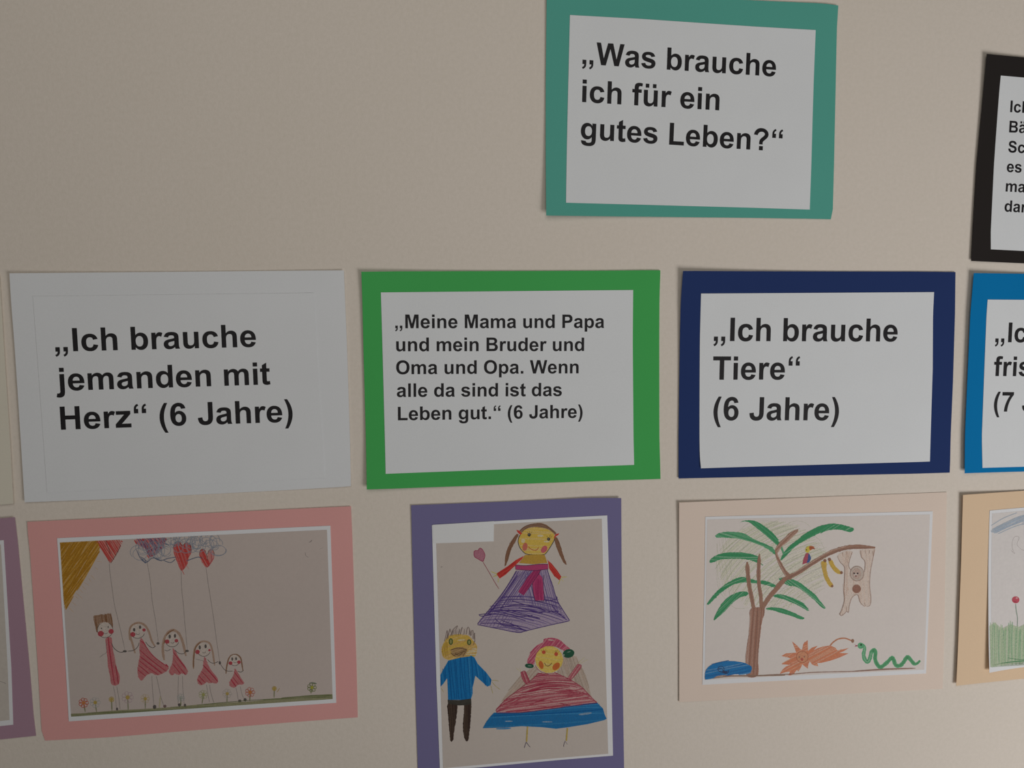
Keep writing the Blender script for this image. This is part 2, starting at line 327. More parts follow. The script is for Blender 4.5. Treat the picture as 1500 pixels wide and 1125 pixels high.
# teal
S = Sheet('quote_card', 'teal card mounted with the question beginning Was brauche ich, alone at top centre', 'card', TXT,
          (801, -13), (1228, 8), (1219.5, 320.8), (800.1, 315.6), dict(base=.4, left=.9, bl=3.6, bottom=.5, tl=.5, tr=.8, right=.3, top=.2))
S.panel('backing_card', paper_mat('teal_card', (.112, .425, .345), .8, .06), [(801, -13), (1100, .3), (1206.7, 5), (1220, 6.8), (1228, 8)],
        [(1228, 8), (1226, 40), (1224.3, 120), (1221.8, 240), (1220.2, 300), (1219.6, 318), (1217, 321)],
        [(800.2, 315.6), (940, 317.3), (1100, 319), (1190, 320.4), (1217, 321)], [(801, -13), (800.8, 0), (799.5, 120), (799.5, 240), (800.2, 315.6)], 0, THK)
p = S.panel('text_sheet', OFFICE, [(834.9, 21.9), (940, 27.7), (1100, 38.5), (1194.9, 44)], [(1194.9, 44), (1191.9, 120), (1188.5, 240), (1186.2, 307)],
        [(829.2, 296.9), (940, 299.8), (1100, 304.2), (1186.2, 307)], [(834.9, 21.9), (832.5, 120), (829.9, 240), (829.2, 296.9)], UP1, .12*MM)
text_line(S, p, '„Was brauche', (852.7, 93.6), (1136.3, 112.2))
text_line(S, p, 'ich für ein', (852.7, 149.4), (1053.5, 161.7))
text_line(S, p, 'gutes Leben?“', (850.5, 203.6), (1145.8, 222))

# white on white
S = Sheet('quote_card', 'all white card reading Ich brauche jemanden mit Herz, left of the green card', 'card', TXT,
          (13.7, 400.3), (503.7, 396), (514, 714.8), (36, 735.8), dict(base=.4, left=1.3, tl=.8, bl=.5, top=.4, right=.8, br=.6))
S.panel('backing_card', paper_mat('white_card', (.80, .81, .825)), [(13.7, 400.3), (160, 399), (420, 396.6), (503.7, 396)],
        [(503.7, 396), (508, 500), (512.6, 640), (514, 712)], [(36, 735.8), (160, 732), (420, 720.3), (500, 716.2), (514, 715)],
        [(13.7, 400.3), (16.3, 444), (20.8, 500), (31.3, 660), (36, 735.8)], 0, THK)
p = S.panel('text_sheet', paper_mat('white_office_paper_bright', (.805, .815, .83)), [(48, 434), (460, 429)], [(460, 429), (463.6, 500), (473.3, 660), (475.3, 700)], [(69, 722), (475.3, 700)], [(48, 434), (69, 722)], UP1-.06*MM, .06*MM,
            extra=lambda u, v: .2*u**14+.02*(1-u)**12)
text_line(S, p, '„Ich brauche', (80.8, 515.2), (375.4, 508))
text_line(S, p, 'jemanden mit', (82.5, 572.7), (396.2, 563.1))
text_line(S, p, 'Herz“ (6 Jahre)', (89.4, 629.6), (429.1, 617.8))

# green
S = Sheet('quote_card', 'bright green card with five printed lines about Mama, Papa and Bruder', 'card', TXT,
          (529.3, 398.1), (967.3, 396), (967.5, 701.5), (537.3, 717), dict(base=.4, left=1.3, tl=1.4, bl=2.4, top=.6, bottom=.3, right=.2))
S.panel('backing_card', paper_mat('green_card', (.076, .455, .115), .8, .06), [(529.3, 398.1), (580, 397.4), (880, 396.5), (958, 395.7), (967.3, 396)],
        [(967.3, 396), (966, 440), (965.7, 500), (965.9, 640), (967, 680), (967.5, 701.5)], [(537.3, 717), (580, 715.7), (700, 711.3), (880, 704.3), (967.5, 701.5)],
        [(529.3, 398.1), (530.8, 440), (532.1, 500), (535.9, 640), (537.3, 717)], 0, THK)
p = S.panel('text_sheet', OFFICE, [(557.9, 428.3), (880, 425.2), (927.5, 424.8)], [(927.5, 424.8), (926.9, 500), (928, 640), (928.9, 681)],
        [(564.9, 694.1), (880, 682.7), (928.9, 681)], [(557.9, 428.3), (560, 500), (564.2, 660), (564.9, 694.1)], UP1, .12*MM)
text_line(S, p, '„Meine Mama und Papa', (578.8, 480.9), (885, 480.4))
text_line(S, p, 'und mein Bruder und', (580.4, 514.6), (855.6, 514.2))
text_line(S, p, 'Oma und Opa. Wenn', (580.4, 548.2), (847.6, 546.9))
text_line(S, p, 'alle da sind ist das', (581.4, 581.6), (823, 580.2))
text_line(S, p, 'Leben gut.“ (6 Jahre)', (583, 615.8), (853.4, 612.1))

# navy
S = Sheet('quote_card', 'navy blue card reading Ich brauche Tiere, right of the green card', 'card', TXT,
          (1000.6, 396.9), (1399.7, 398.5), (1391.2, 692.3), (994.1, 700.9), dict(base=.4, left=1.1, tl=3.2, top=.5, bottom=.15, right=.3))
S.panel('backing_card', paper_mat('navy_card', (.024, .046, .155), .8, .06), [(1000.6, 396.9), (1040, 397), (1340, 397.8), (1399.7, 398.5)],
        [(1399.7, 398.5), (1399, 460), (1396, 560), (1392.6, 640), (1391.8, 680), (1391.2, 692.3)], [(994.1, 700.9), (1340, 693.9), (1391.2, 692.3)],
        [(1000.6, 396.9), (997.5, 440), (996, 500), (994.1, 640), (994.1, 700.9)], 0, THK)
p = S.panel('text_sheet', OFFICE, [(1027, 430), (1368.3, 427.9)], [(1368.3, 427.9), (1366.7, 460), (1366.3, 540), (1363.2, 640), (1362.2, 676)],
        [(1026.3, 685.8), (1340, 676.8), (1362.2, 676)], [(1027, 430), (1025.2, 500), (1024.6, 640), (1024.8, 668), (1026.3, 685.8)], UP1, .12*MM,
        extra=lambda u, v: 1.1*((1-u)*v)**10)
EM_N = text_line(S, p, '„Ich brauche', (1045.2, 499.6), (1314.5, 500.3))
text_line(S, p, 'Tiere“', (1044.1, 556.3), (1171.3, 556))
text_line(S, p, '(6 Jahre)', (1044.8, 615.8), (1228.5, 615.8))

# cyan, runs out of the frame
TR, BR = world_quad_from_left((1421.9, 400.4), (1409.2, 692.2), top=(1500, 401.2))
S = Sheet('quote_card', 'bright cyan blue card cut off by the right edge, right of the navy card', 'card', TXT,
          (1421.9, 400.4), TR+(0,), BR+(0,), (1409.2, 692.2), dict(base=.4, left=3.8, tl=.4, top=.3, bottom=.2))
wl = wpl([(1421.9, 400.4), (1417.3, 460), (1409.6, 640), (1409.2, 692.2)])
S.panel('backing_card', paper_mat('cyan_card', (.004, .20, .49), .8, .06), [wl[0], TR], [TR, BR], [wl[-1], BR], wl, 0, THK, inwall=True)
ri, rb = world_quad_from_left((1442.9, 439), (1435.7, 684.5), w=.25, top=(1500, 439.3))
wl = wpl([(1442.9, 439), (1441.4, 460), (1434.7, 640), (1435.7, 684.5)])
p = S.panel('text_sheet', OFFICE, [wl[0], ri], [ri, rb], [wl[-1], rb], wl, UP1, .12*MM, inwall=True)
text_line(S, p, '„Ich', (1457.6, 501.3), em=EM_N*.88, angle=(1700, 502.5))
text_line(S, p, 'fris', (1455.5, 550.9), em=EM_N*.88, angle=(1700, 552))
text_line(S, p, '(7 J', (1455.5, 602.9), em=EM_N*.88, angle=(1700, 604))

# black
TR, BR = world_quad_from_left((1441.5, 80.8), (1420.5, 382.5), top=(1500, 85.3))
S = Sheet('quote_card', 'black card with small print, cut off by the right edge above the cyan card', 'card', TXT,
          (1441.5, 80.8), TR+(0,), BR+(0,), (1420.5, 382.5), dict(base=.4, left=1.7, tl=2.0, bottom=.2))
wl = wpl([(1441.5, 80.8), (1440, 105), (1436.5, 150), (1428.5, 241), (1422.7, 340), (1420.5, 382.5)])
S.panel('backing_card', paper_mat('black_card', (.028, .0235, .022), .8, .06), [wl[0], TR], [TR, BR], [wl[-1], BR], wl, 0, THK, inwall=True)
ri, rb = world_quad_from_left((1462.9, 112), (1449.4, 365.5), w=.25, top=(1500, 114.8))
wl = wpl([(1462.9, 112), (1461, 135), (1454, 241), (1449.3, 340), (1449.4, 365.5)])
p = S.panel('text_sheet', OFFICE, [wl[0], ri], [ri, rb], [wl[-1], rb], wl, UP1, .12*MM, inwall=True)
for t, x, y in (('Ich', 1479.7, 164.3), ('Bä', 1478.2, 193.9), ('Sc', 1476.7, 223.2), ('es', 1474.6, 251.9), ('ma', 1473.1, 280.6), ('dar', 1471.3, 309.9)):
    text_line(S, p, t, (x, y), em=EM_N*.50, angle=(x+200, y+10))

# cream card at the far left
wtr, wbr = wall_point(.5, 402), wall_point(21.3, 736.8)
ux, uz = wall_point(21.3, 736.8)[0]-wall_point(0, 739)[0], wall_point(21.3, 736.8)[1]-wall_point(0, 739)[1]
d = math.hypot(ux, uz); ux, uz = ux/d, uz/d
wtl, wbl = (wtr[0]-ux*.297, wtr[1]-uz*.297), (wbr[0]-ux*.297, wbr[1]-uz*.297)
S = Sheet('quote_card', 'cream card close to the wall colour, left of the white card', 'card', 'plain cream card',
          wtl+(0,), wtr+(0,), wbr+(0,), wbl+(0,), dict(base=.5, right=1.2, br=.8))
wr = wpl([(.5, 402), (9, 540), (17, 660), (21.3, 736.8)])
S.panel('backing_card', paper_mat('cream_card', (.79, .735, .615)), [wtl, wtr], wr, [wbl, wbr], [wtl, wbl], 0, THK, inwall=True)
q = lambda u, v: (wtl[0]*(1-u)*(1-v)+wtr[0]*u*(1-v)+wbr[0]*u*v+wbl[0]*(1-u)*v, wtl[1]*(1-u)*(1-v)+wtr[1]*u*(1-v)+wbr[1]*u*v+wbl[1]*(1-u)*v)
S.panel('text_sheet', OFFICE, [q(.08, .1), q(.9, .1)], [q(.9, .1), q(.9, .9)], [q(.08, .9), q(.9, .9)], [q(.08, .1), q(.08, .9)], UP1, .12*MM, inwall=True)
#ART#
# ------------------------------------------------------------------ crayon drawings
def catmull(pts, closed=False, step=1.6):
    n = len(pts)
    if n < 3 and not closed: 
        L = math.hypot(pts[1][0]-pts[0][0], pts[1][1]-pts[0][1]); k = max(1, int(L/3)); return [lerp(pts[0], pts[1], i/k) for i in range(k+1)]
    out = []
    for i in range(n if closed else n-1):
        if closed: p0, p1, p2, p3 = pts[i-1], pts[i], pts[(i+1) % n], pts[(i+2) % n]
        else: p0, p1, p2, p3 = pts[max(0, i-1)], pts[i], pts[i+1], pts[min(n-1, i+2)]
        L = math.hypot(p2[0]-p1[0], p2[1]-p1[1]); k = max(1, min(14, int(L/step)))
        for j in range(k):
            t = j/k; t2, t3 = t*t, t*t*t
            out.append(tuple(.5*(2*p1[a]+(p2[a]-p0[a])*t+(2*p0[a]-5*p1[a]+4*p2[a]-p3[a])*t2+(3*p1[a]-p0[a]-3*p2[a]+p3[a])*t3) for a in (0, 1)))
    if not closed: out.append(pts[-1])
    return out
class Art:
    """draws on the picture area of a print; every mark is laid on the curved sheet itself"""
    def __init__(s, S, parent, quad, up):
        s.S = S; s.parent = parent; s.quad = quad; s.up = up; s.n = 0; s.mb = None
        s.x0 = int(min(p[0] for p in quad))-8; s.y0 = int(min(p[1] for p in quad))-8; s.G = 4
        s.nx = int((max(p[0] for p in quad)-s.x0)/s.G)+3; s.ny = int((max(p[1] for p in quad)-s.y0)/s.G)+3
        s.grid = [[S.at(s.x0+i*s.G, s.y0+j*s.G, up) for i in range(s.nx)] for j in range(s.ny)]
        s.tr(0, 0, 1)
    def tr(s, ox, oy, k): s.ox, s.oy, s.k = ox, oy, k
    def T(s, pts): return [(s.ox+p[0]/s.k, s.oy+p[1]/s.k) for p in pts]
    def map(s, p, d):
        u, v = invbil(s.quad, p)
        if u < 0 or u > 1 or v < 0 or v > 1:
            u = min(1, max(0, u)); v = min(1, max(0, v)); a, b, c, e = s.quad
            p = tuple((1-u)*(1-v)*a[k]+u*(1-v)*b[k]+u*v*c[k]+(1-u)*v*e[k] for k in (0, 1))
        fx = (p[0]-s.x0)/s.G; fy = (p[1]-s.y0)/s.G; i = min(s.nx-2, max(0, int(fx))); j = min(s.ny-2, max(0, int(fy))); fx -= i; fy -= j
        g = s.grid; A, B, C, D = g[j][i], g[j][i+1], g[j+1][i+1], g[j+1][i]
        q = [(1-fx)*(1-fy)*A[k]+fx*(1-fy)*B[k]+fx*fy*C[k]+(1-fx)*fy*D[k] for k in (0, 1, 2)]
        return (q[0], q[1]-d, q[2])
    def begin(s, over=False):
        s.mb = MB()
        if not over: s.n = 0          # over: lies on top of the figures drawn just before
    def end(s, name, label=None):
        o = s.mb.build(name, s.parent)
        if label: o['label'] = label
        return o
    def lay(s, k=1): s.n += k; return s.n*1.5e-6
    def _poly(s, P, mat, d):
        # filled areas get inner vertices so that they follow the curve of the sheet
        xs = [p[0] for p in P]; ys = [p[1] for p in P]; G = 5; pts = [Vector(p) for p in P]; n = len(P)
        for i in range(int(min(xs)//G), int(max(xs)//G)+2):
            for j in range(int(min(ys)//G), int(max(ys)//G)+2):
                x, y = i*G+.13, j*G+.37; ins = False
                for a in range(n):
                    p, q = P[a-1], P[a]
                    if (p[1] > y) != (q[1] > y) and x < (q[0]-p[0])*(y-p[1])/(q[1]-p[1])+p[0]: ins = not ins
                if ins: pts.append(Vector((x, y)))
        r = delaunay_2d_cdt(pts, [], [list(range(n))], 1, 1e-5)
        Q = [s.map((v[0], v[1]), d) for v in r[0]]; s.mb.add(Q, up_tris(Q, [tuple(f) for f in r[2]]), mat)
    def poly(s, pts, mat, smooth=True, rough=.25, raw=False):
        P = pts if raw else s.T(pts)
        if smooth: P = catmull(P, True)
        if rough: P = [(x+RNG.uniform(-rough, rough), y+RNG.uniform(-rough, rough)) for x, y in P]
        s._poly(P, mat, s.lay())
    def _ribbon(s, P, w, mat, d, taper=.35, wob=.12):
        n = len(P); L = []; R_ = []
        for i, p in enumerate(P):
            a = P[max(0, i-1)]; b = P[min(n-1, i+1)]; dx, dy = b[0]-a[0], b[1]-a[1]; l = math.hypot(dx, dy) or 1
            t = i/(n-1) if n > 1 else 0; e = min(1, min(t, 1-t)*6+taper); hw = w*.5*e*(1+RNG.uniform(-wob, wob))
            L.append((p[0]-dy/l*hw, p[1]+dx/l*hw)); R_.append((p[0]+dy/l*hw, p[1]-dx/l*hw))
        V = [s.map(p, d) for p in L+R_]
        s.mb.add(V, up_tris2(V, [(i, i+1, n+i+1, n+i) for i in range(n-1)]), mat)
    def stroke(s, pts, w, mat, taper=.5, raw=False, step=1.6):
        P = catmull(pts if raw else s.T(pts), step=step); s._ribbon(P, w, mat, s.lay(), taper)
    def dot(s, c, rx, ry, mat, ang=0, rough=.12):
        """filled ellipse; centre in drawing units, radii in photo pixels"""
        c = s.T([c])[0]; a = math.radians(ang); P = []
        for i in range(14):
            t = i/14*2*math.pi; x, y = rx*math.cos(t), ry*math.sin(t)
            P.append((c[0]+x*math.cos(a)-y*math.sin(a)+RNG.uniform(-rough, rough), c[1]+x*math.sin(a)+y*math.cos(a)+RNG.uniform(-rough, rough)))
        s._poly(P, mat, s.lay())
    def ring(s, c, rx, ry, w, mat, a0=0, a1=360):
        c = s.T([c])[0]; P = [(c[0]+rx*math.cos(math.radians(a0+(a1-a0)*i/22)), c[1]+ry*math.sin(math.radians(a0+(a1-a0)*i/22))) for i in range(23)]
        s._ribbon(P, w, mat, s.lay(), .9)
    def hatch(s, pts, ang, gap, w, mats, smooth=True, jit=.5, bow=0, raw=False, drop=0):
        """pencil strokes to and fro inside an outline, at an angle in the picture (degrees)"""
        P = pts if raw else s.T(pts)
        if smooth: P = catmull(P, True, 3)
        a = math.radians(ang); ca, sa = math.cos(a), math.sin(a)
        rot = [(x*ca+y*sa, -x*sa+y*ca) for x, y in P]; ys = [p[1] for p in rot]; y = min(ys)+gap*.5; k = 0; base = s.lay(6)
        while y < max(ys):
            xs = []
            for i in range(len(rot)):
                p, q = rot[i-1], rot[i]
                if (p[1] > y) != (q[1] > y): xs.append(p[0]+(y-p[1])/(q[1]-p[1])*(q[0]-p[0]))
            xs.sort()
            for i in range(0, len(xs)-1, 2):
                if RNG.random() < drop or xs[i+1]-xs[i] < .8: continue
                x0 = xs[i]+RNG.uniform(-jit, jit); x1 = xs[i+1]+RNG.uniform(-jit, jit); dy0 = RNG.uniform(-.5, .5)*gap; dy1 = RNG.uniform(-.5, .5)*gap
                L = abs(x1-x0); m = max(3, min(16, int(L/4))); b = bow*L*L/400+RNG.uniform(-.02, .02)*L; R_ = []
                for j in range(m+1):
                    t = j/m; X = x0+(x1-x0)*t; Y = y+dy0+(dy1-dy0)*t-b*4*t*(1-t); R_.append((X*ca-Y*sa, X*sa+Y*ca))
                s._ribbon(R_, w*RNG.uniform(.7, 1.25), mats[k % len(mats)] if RNG.random() < .7 else RNG.choice(mats), base-(k % 5)*1.5e-6, .6); k += 1
            y += gap*RNG.uniform(.7, 1.3)
def up_tris2(V, quads):
    out = []
    for q in quads:
        A, B, C = (Vector(V[q[i]]) for i in (0, 1, 2)); D = Vector(V[q[3]]); n = (C-A).cross(D-B)
        out.append(q if n.y < 0 else q[::-1])
    return out
UPP = UP1+.10*MM
def picture(S, parent, quad, col, up=None):
    up = up or UPP
    S.panel('picture_ground', paper_mat('printed_ground', col, .7, .15, .018, .05, 300), [quad[0], quad[1]], [quad[1], quad[2]], [quad[3], quad[2]], [quad[0], quad[3]],
            up, .02*MM, parent)
    return Art(S, parent, quad, up+.03*MM)
ART = 'coloured cards with a copied crayon drawing'
P_ = pigment

# ---- pink card: family with heart balloons
S = Sheet('drawing_card', 'pink card with a drawn family holding heart balloons, below the white card', 'card', ART,
          (40, 764.5), (514, 741.6), (524, 1050.7), (63, 1084.5), dict(base=.4, top=.5, left=.1, right=.1))
S.panel('backing_card', paper_mat('pink_card', (.81, .405, .382), .8, .06), [(40, 764.5), (120, 760.7), (420, 746), (514, 741.6)],
        [(514, 741.6), (516, 785), (522.4, 980), (524, 1050.7)], [(66, 1084.8), (160, 1080), (420, 1058.5), (524, 1050.7)],
        [(40, 764.5), (41, 785), (44, 810), (55.7, 980), (61, 1070), (62.5, 1081), (66, 1084.8)], 0, THK)
p = S.panel('print_sheet', PHOTO, [(83.6, 788.4), (484, 770)], [(484, 770), (488.4, 900), (492.6, 1029.5)], [(100.8, 1056.8), (492.6, 1029.5)], [(83.6, 788.4), (96.5, 980), (100.8, 1056.8)], UP1, .12*MM)
A = picture(S, p, [(87.6, 794.6), (479, 776), (487.4, 1024), (104.2, 1049.9)], (.59, .50, .455))
pen = P_((.10, .085, .08), .8, .5); pencil = P_((.22, .19, .18), .6, .6); red = P_((.62, .07, .06), .9, .5); redl = P_((.66, .15, .14), .7, .6)
brn = P_((.28, .13, .06), .8, .6); brl = P_((.36, .19, .10), .6, .6); pnk = P_((.60, .15, .17), .72, .6); pnd = P_((.50, .045, .08), .85, .5); blu = P_((.20, .25, .33), .6, .6)
vio = P_((.16, .07, .17), .7, .6); yel = P_((.62, .33, .05), .85, .5); yed = P_((.50, .235, .02), .85, .5); olive = P_((.20, .22, .09), .75, .5); sk = P_((.70, .60, .53), .8, .3)
A.begin()
sun = [(88, 794.8), (143, 792), (147, 800), (144, 812), (136, 826), (123, 848), (111, 866), (103, 880), (96, 893), (92.5, 880)]
A.poly(sun, P_((.64, .36, .08), .72, .5), smooth=False); A.hatch(sun, -60, 2.0, 2.2, [yel, yed, yel], smooth=False, jit=1.5); A.hatch(sun, -52, 3.2, 1.8, [yed], smooth=False, jit=1)
for a in ([(139, 831), (144, 835)], [(133, 842), (139, 849)], [(129, 846), (134, 853)], [(123, 853), (131, 858)], [(119, 857), (126, 864)], [(115, 861), (121, 868)], [(111, 868), (121, 877)], [(109, 873), (115, 877)], [(104, 881), (112, 887)], [(100, 889), (108, 897)], [(141, 822), (149, 823)]):
    A.stroke(a, .8, P_((.50, .30, .12), .5, .6))
A.end('sun_drawing', 'yellow orange sun in the corner')
def heart(pts, ang, extra, w=1.5):
    A.hatch(pts, ang, 1.7, w, [red, redl, red], jit=.6); 
    for e in extra: A.stroke(e, .8, pen)
A.begin(); h1 = [(141, 792.4), (176, 790.6), (177, 800), (171, 812), (162, 824.5), (154, 814), (147, 803)]
A.poly(h1, P_((.62, .22, .17), .6, .5), smooth=False); heart(h1, 58, [[(177, 798), (171, 811), (162, 825)], [(154, 790), (158, 801), (162, 812)]])
A.stroke([(160, 821), (161, 838), (164, 860), (167.5, 885), (171.5, 902), (177, 925), (183, 952)], .9, pencil); A.end('heart_balloon_drawing')
A.begin(); h2 = [(199, 789.6), (241, 787.4), (240, 801), (229, 812), (218, 817), (212, 803), (203, 800)]
A.poly(h2, P_((.5, .16, .2), .6, .5), smooth=False); A.hatch(h2, 62, 2.0, 1.6, [red, vio, redl], jit=1.5); A.hatch(h2, 55, 3, 1.3, [vio], jit=1.5)
A.stroke([(215, 821), (220, 850), (223, 880), (228, 910), (232, 942)], .9, pencil); A.stroke([(240, 802), (229, 812), (219, 818), (213, 825)], .8, blu); A.end('heart_balloon_drawing')
A.begin(); h3 = [(254, 802), (257, 795), (263, 794), (268, 799), (273, 794), (279, 798), (280.5, 808), (276, 818), (274, 827), (265.5, 836), (259, 822), (255, 812)]
A.poly(h3, P_((.62, .1, .09), .8, .4)); heart(h3, 72, [[(254, 802), (257, 795), (262, 793.5), (267, 799), (273, 794.5), (279, 799), (280, 810)]])
A.stroke([(266, 834), (270, 842)], 1, red); A.stroke([(273, 828), (277, 834)], .7, redl)
A.stroke([(265.3, 833), (266, 860), (268.5, 885), (271, 915), (274.5, 952)], .9, pencil); A.end('heart_balloon_drawing')
A.begin(); h4 = [(292, 813), (293, 806), (297, 804), (301, 806), (303, 814), (305, 807), (309, 804.5), (313, 807), (314.5, 814), (311, 823), (303, 831.5), (296, 824)]
A.poly(h4, P_((.62, .14, .12), .6, .5)); A.hatch([(292, 813), (294, 806), (300, 806), (303, 818), (308, 825), (303, 831), (296, 824)], 62, 1.6, 1.5, [red], jit=.4)
A.stroke([(292, 813), (294, 805.5), (299, 805), (303, 814), (304, 821)], .8, pen); A.stroke([(304, 812), (307, 805.5), (312, 806), (314.5, 814)], .8, pen); A.stroke([(313, 817), (306, 828), (303, 831)], .8, pnd)
A.stroke([(309, 808), (310, 822)], .8, pnd)
A.stroke([(301.5, 829), (305, 855), (309, 880), (313.5, 910), (317.5, 940), (322, 970)], .9, pencil); A.end('heart_balloon_drawing')
A.begin(True)
for k in range(52):
    t = k/51; cx = 204+t*116+RNG.uniform(-4, 4); cy = 806-10*math.sin(t*3)+RNG.uniform(-8, 8)+(4 if t < .4 else -3); rx, ry = RNG.uniform(6, 12), RNG.uniform(6, 12)
    a0 = RNG.uniform(0, 360); A.ring((cx, cy), rx, ry, .95, blu, a0, a0+RNG.uniform(180, 350))
for a in ([(200, 805), (206, 818), (214, 824), (222, 818), (229, 818), (237, 822)], [(224, 816), (235, 821), (246, 818), (258, 816)], [(240, 821), (250, 824), (257, 819)], [(273, 822), (283, 818), (291, 816), (297, 818)], [(206, 815), (213, 825), (212, 819)], [(238, 795), (248, 799)], [(208, 816), (216, 823)]):
    A.stroke(a, 1.1, P_((.09, .13, .22), .75, .5))
A.end('cloud_scribble', 'blue pencil cloud of loose loops')
def face(c, r, cheeks, eyes, er=(1.1, 1.8), mouth=True, arc=(20, 160)):
    A.dot(c, r, r, sk); A.ring(c, r, r, .8, pen, *arc)
    for x, y, q in cheeks: A.dot((x, y), q, q*.95, P_((.50, .045, .07), .8, .5))
    for x, y in eyes: A.dot((x, y), *er, pen)
    if mouth: A.ring((c[0]+.5, c[1]+r*.28), r*.26, r*.2, .6, pen, 10, 170)
def dress(pts, ang=60, g=2.2):
    A.poly(pts, P_((.56, .19, .19), .75, .5)); A.hatch(pts, ang, g, 1.5, [pnk, pnd, pnk], jit=.5)
A.begin()   # father
A.poly([(137, 903), (143, 901), (150, 900), (153, 901), (160, 898.5), (164, 905), (165.5, 920), (162, 914), (155, 911), (146, 913), (142, 926), (139, 915)], brn); A.hatch([(137, 902), (162, 898), (166, 918), (142, 925)], 80, 1.7, 1.3, [brn, brl], smooth=False)
face((154, 922.8), 11.3, ((147.6, 928.2, 4.4), (162.8, 925, 3.9)), ((148.6, 920.4), (158.6, 918.4)), (1, 1.1), arc=(-60, 230)); A.stroke([(154.5, 921), (155, 923)], .6, pencil)
dress([(155, 935.5), (163, 934), (165, 948), (168.5, 965), (171, 978), (175, 989), (174, 1002), (164, 1003), (161, 990), (158, 975), (157, 960), (155, 945)], 82, 2)
A.stroke([(163.5, 942), (166, 948), (171, 953), (177, 955.5), (184, 954)], 1, pen); A.stroke([(155, 940), (156, 955), (151, 959), (146, 963)], .8, pencil)
A.stroke([(166, 1005), (169, 1020), (170.5, 1037)], .8, pencil); A.stroke([(171, 1005), (174, 1022), (176, 1039)], .9, pencil); A.dot((171.5, 1038.5), 1.6, 2.2, pen); A.dot((183, 954), 3, 1.6, pen); A.end('father_drawing')
A.begin()   # mother
A.stroke([(198, 957), (194, 943), (190.5, 930), (191, 919), (199, 913), (207, 913), (214, 918), (219, 928), (222, 938), (227, 947)], 3.2, brl); A.stroke([(190, 938), (189.5, 925), (194, 916), (202, 912.5)], 2, brl)
face((201.5, 924.5), 10.6, ((194.6, 929.4, 3.8), (211, 922.8, 2.6)), ((196.5, 922.5), (205.2, 918.8)), (1.8, 2.6)); 
dress([(206, 935), (210, 938), (216, 950), (224, 960), (235, 969), (247, 977), (244, 983), (237, 987), (230, 989), (222, 986), (214, 990), (208, 997), (204, 994), (201.5, 985), (202.5, 972), (205, 960), (204, 950)], 38)
A.stroke([(209, 939), (218, 953), (228, 964), (246, 977)], 1.1, pnd)
A.stroke([(187, 954), (196, 952.5), (202, 947), (204, 941)], .9, pen); A.stroke([(213, 940), (218, 946), (224, 949), (228, 946)], .9, pen)
A.stroke([(222.5, 990), (223.5, 1010), (225.5, 1034)], .9, pencil); A.stroke([(229, 990), (233, 1008), (236, 1022), (240, 1034)], .9, pencil); A.dot((226.5, 1035.5), 2.6, 3, pen); A.dot((241.5, 1034.5), 2.4, 2.2, P_((.2, .12, .12), .8)); A.end('mother_drawing')
A.begin()
A.stroke([(240.5, 967), (238.5, 952), (240, 938), (246, 927), (254, 923), (262, 928), (267.5, 940), (271, 955), (272.5, 961)], 3.8, brl); A.stroke([(240, 943), (246, 928), (255, 922.5)], 1.6, brn)
face((252.2, 937.3), 10.2, ((244.8, 939.8, 3.4), (258.4, 938.6, 2.8)), ((248.6, 932.5), (256.3, 931.5)), (1.7, 3))
dress([(253, 949), (256, 953), (263, 964), (271, 975), (275, 984), (272, 989), (267, 986), (262, 989), (257, 986), (252, 989.5), (247.5, 984), (252, 972), (253.5, 960)], 50)
A.stroke([(250, 951), (245, 953.5), (241, 952)], .8, pen); A.stroke([(256, 952), (262, 957), (269, 957.5), (273, 953)], .9, pen); A.dot((274, 953.5), 2.8, 1.7, pen); A.dot((231.5, 942.5), 2.3, 1.9, pen)
A.stroke([(261.5, 990), (261, 1010), (261, 1031)], .8, pencil); A.stroke([(267.5, 990), (268, 1010), (270, 1031)], .8, pencil); A.dot((263, 1032.5), 2.6, 2.3, pen); A.dot((271, 1033), 1.8, 2.2, pen); A.end('girl_drawing')
A.begin()
A.stroke([(283.5, 980), (283.5, 965), (285.5, 950), (292, 941.5), (300, 939.5), (307.5, 943), (311.5, 955), (313.5, 968), (314.5, 975)], 2.8, brl); A.stroke([(283.5, 978), (284, 962), (287, 948), (294, 940.5)], 1.6, brn)
face((298.5, 951.6), 9.8, ((289.3, 955, 3.4), (306.8, 952.4, 1.8)), ((292.6, 948.4), (301.2, 946.8)), (1.7, 3))
dress([(299.5, 962), (303, 970), (309, 981), (316, 991), (319.5, 997), (317, 1001.5), (311, 1000), (307, 1001), (303, 999), (299, 1002), (293, 1003.5), (288.5, 997), (292, 988), (297, 979), (298, 970)], 50)
A.stroke([(298, 968), (291, 966.5), (286, 965)], .7, pencil); A.stroke([(304, 966), (308, 970), (313, 971.5), (320, 969)], .9, pen); A.dot((322, 971), 1.7, 2.6, pen); A.stroke([(323, 973), (328, 980), (333, 983), (341, 983)], .8, pen)
A.stroke([(302.5, 1003), (304.5, 1016), (307, 1029)], .8, pencil); A.stroke([(307, 1003), (309, 1015), (313.5, 1030)], .9, pencil); A.end('girl_drawing')
A.begin()
A.stroke([(331, 987), (332, 977), (335, 965), (340, 959.5), (347, 959), (352.5, 964), (354.5, 974), (356, 983)], 1.9, brn)
face((343.8, 967), 8, ((337.6, 971.4, 2.9), (350, 970, 2.8)), ((340.2, 965.4), (345.8, 964.8)), (1.4, 2.4))
dress([(344, 979), (348, 984), (353, 993), (358, 1000.5), (354, 1003), (349, 1003), (343, 1007.5), (337, 1004.5), (336, 999), (341, 991), (343, 985)], 55, 2)
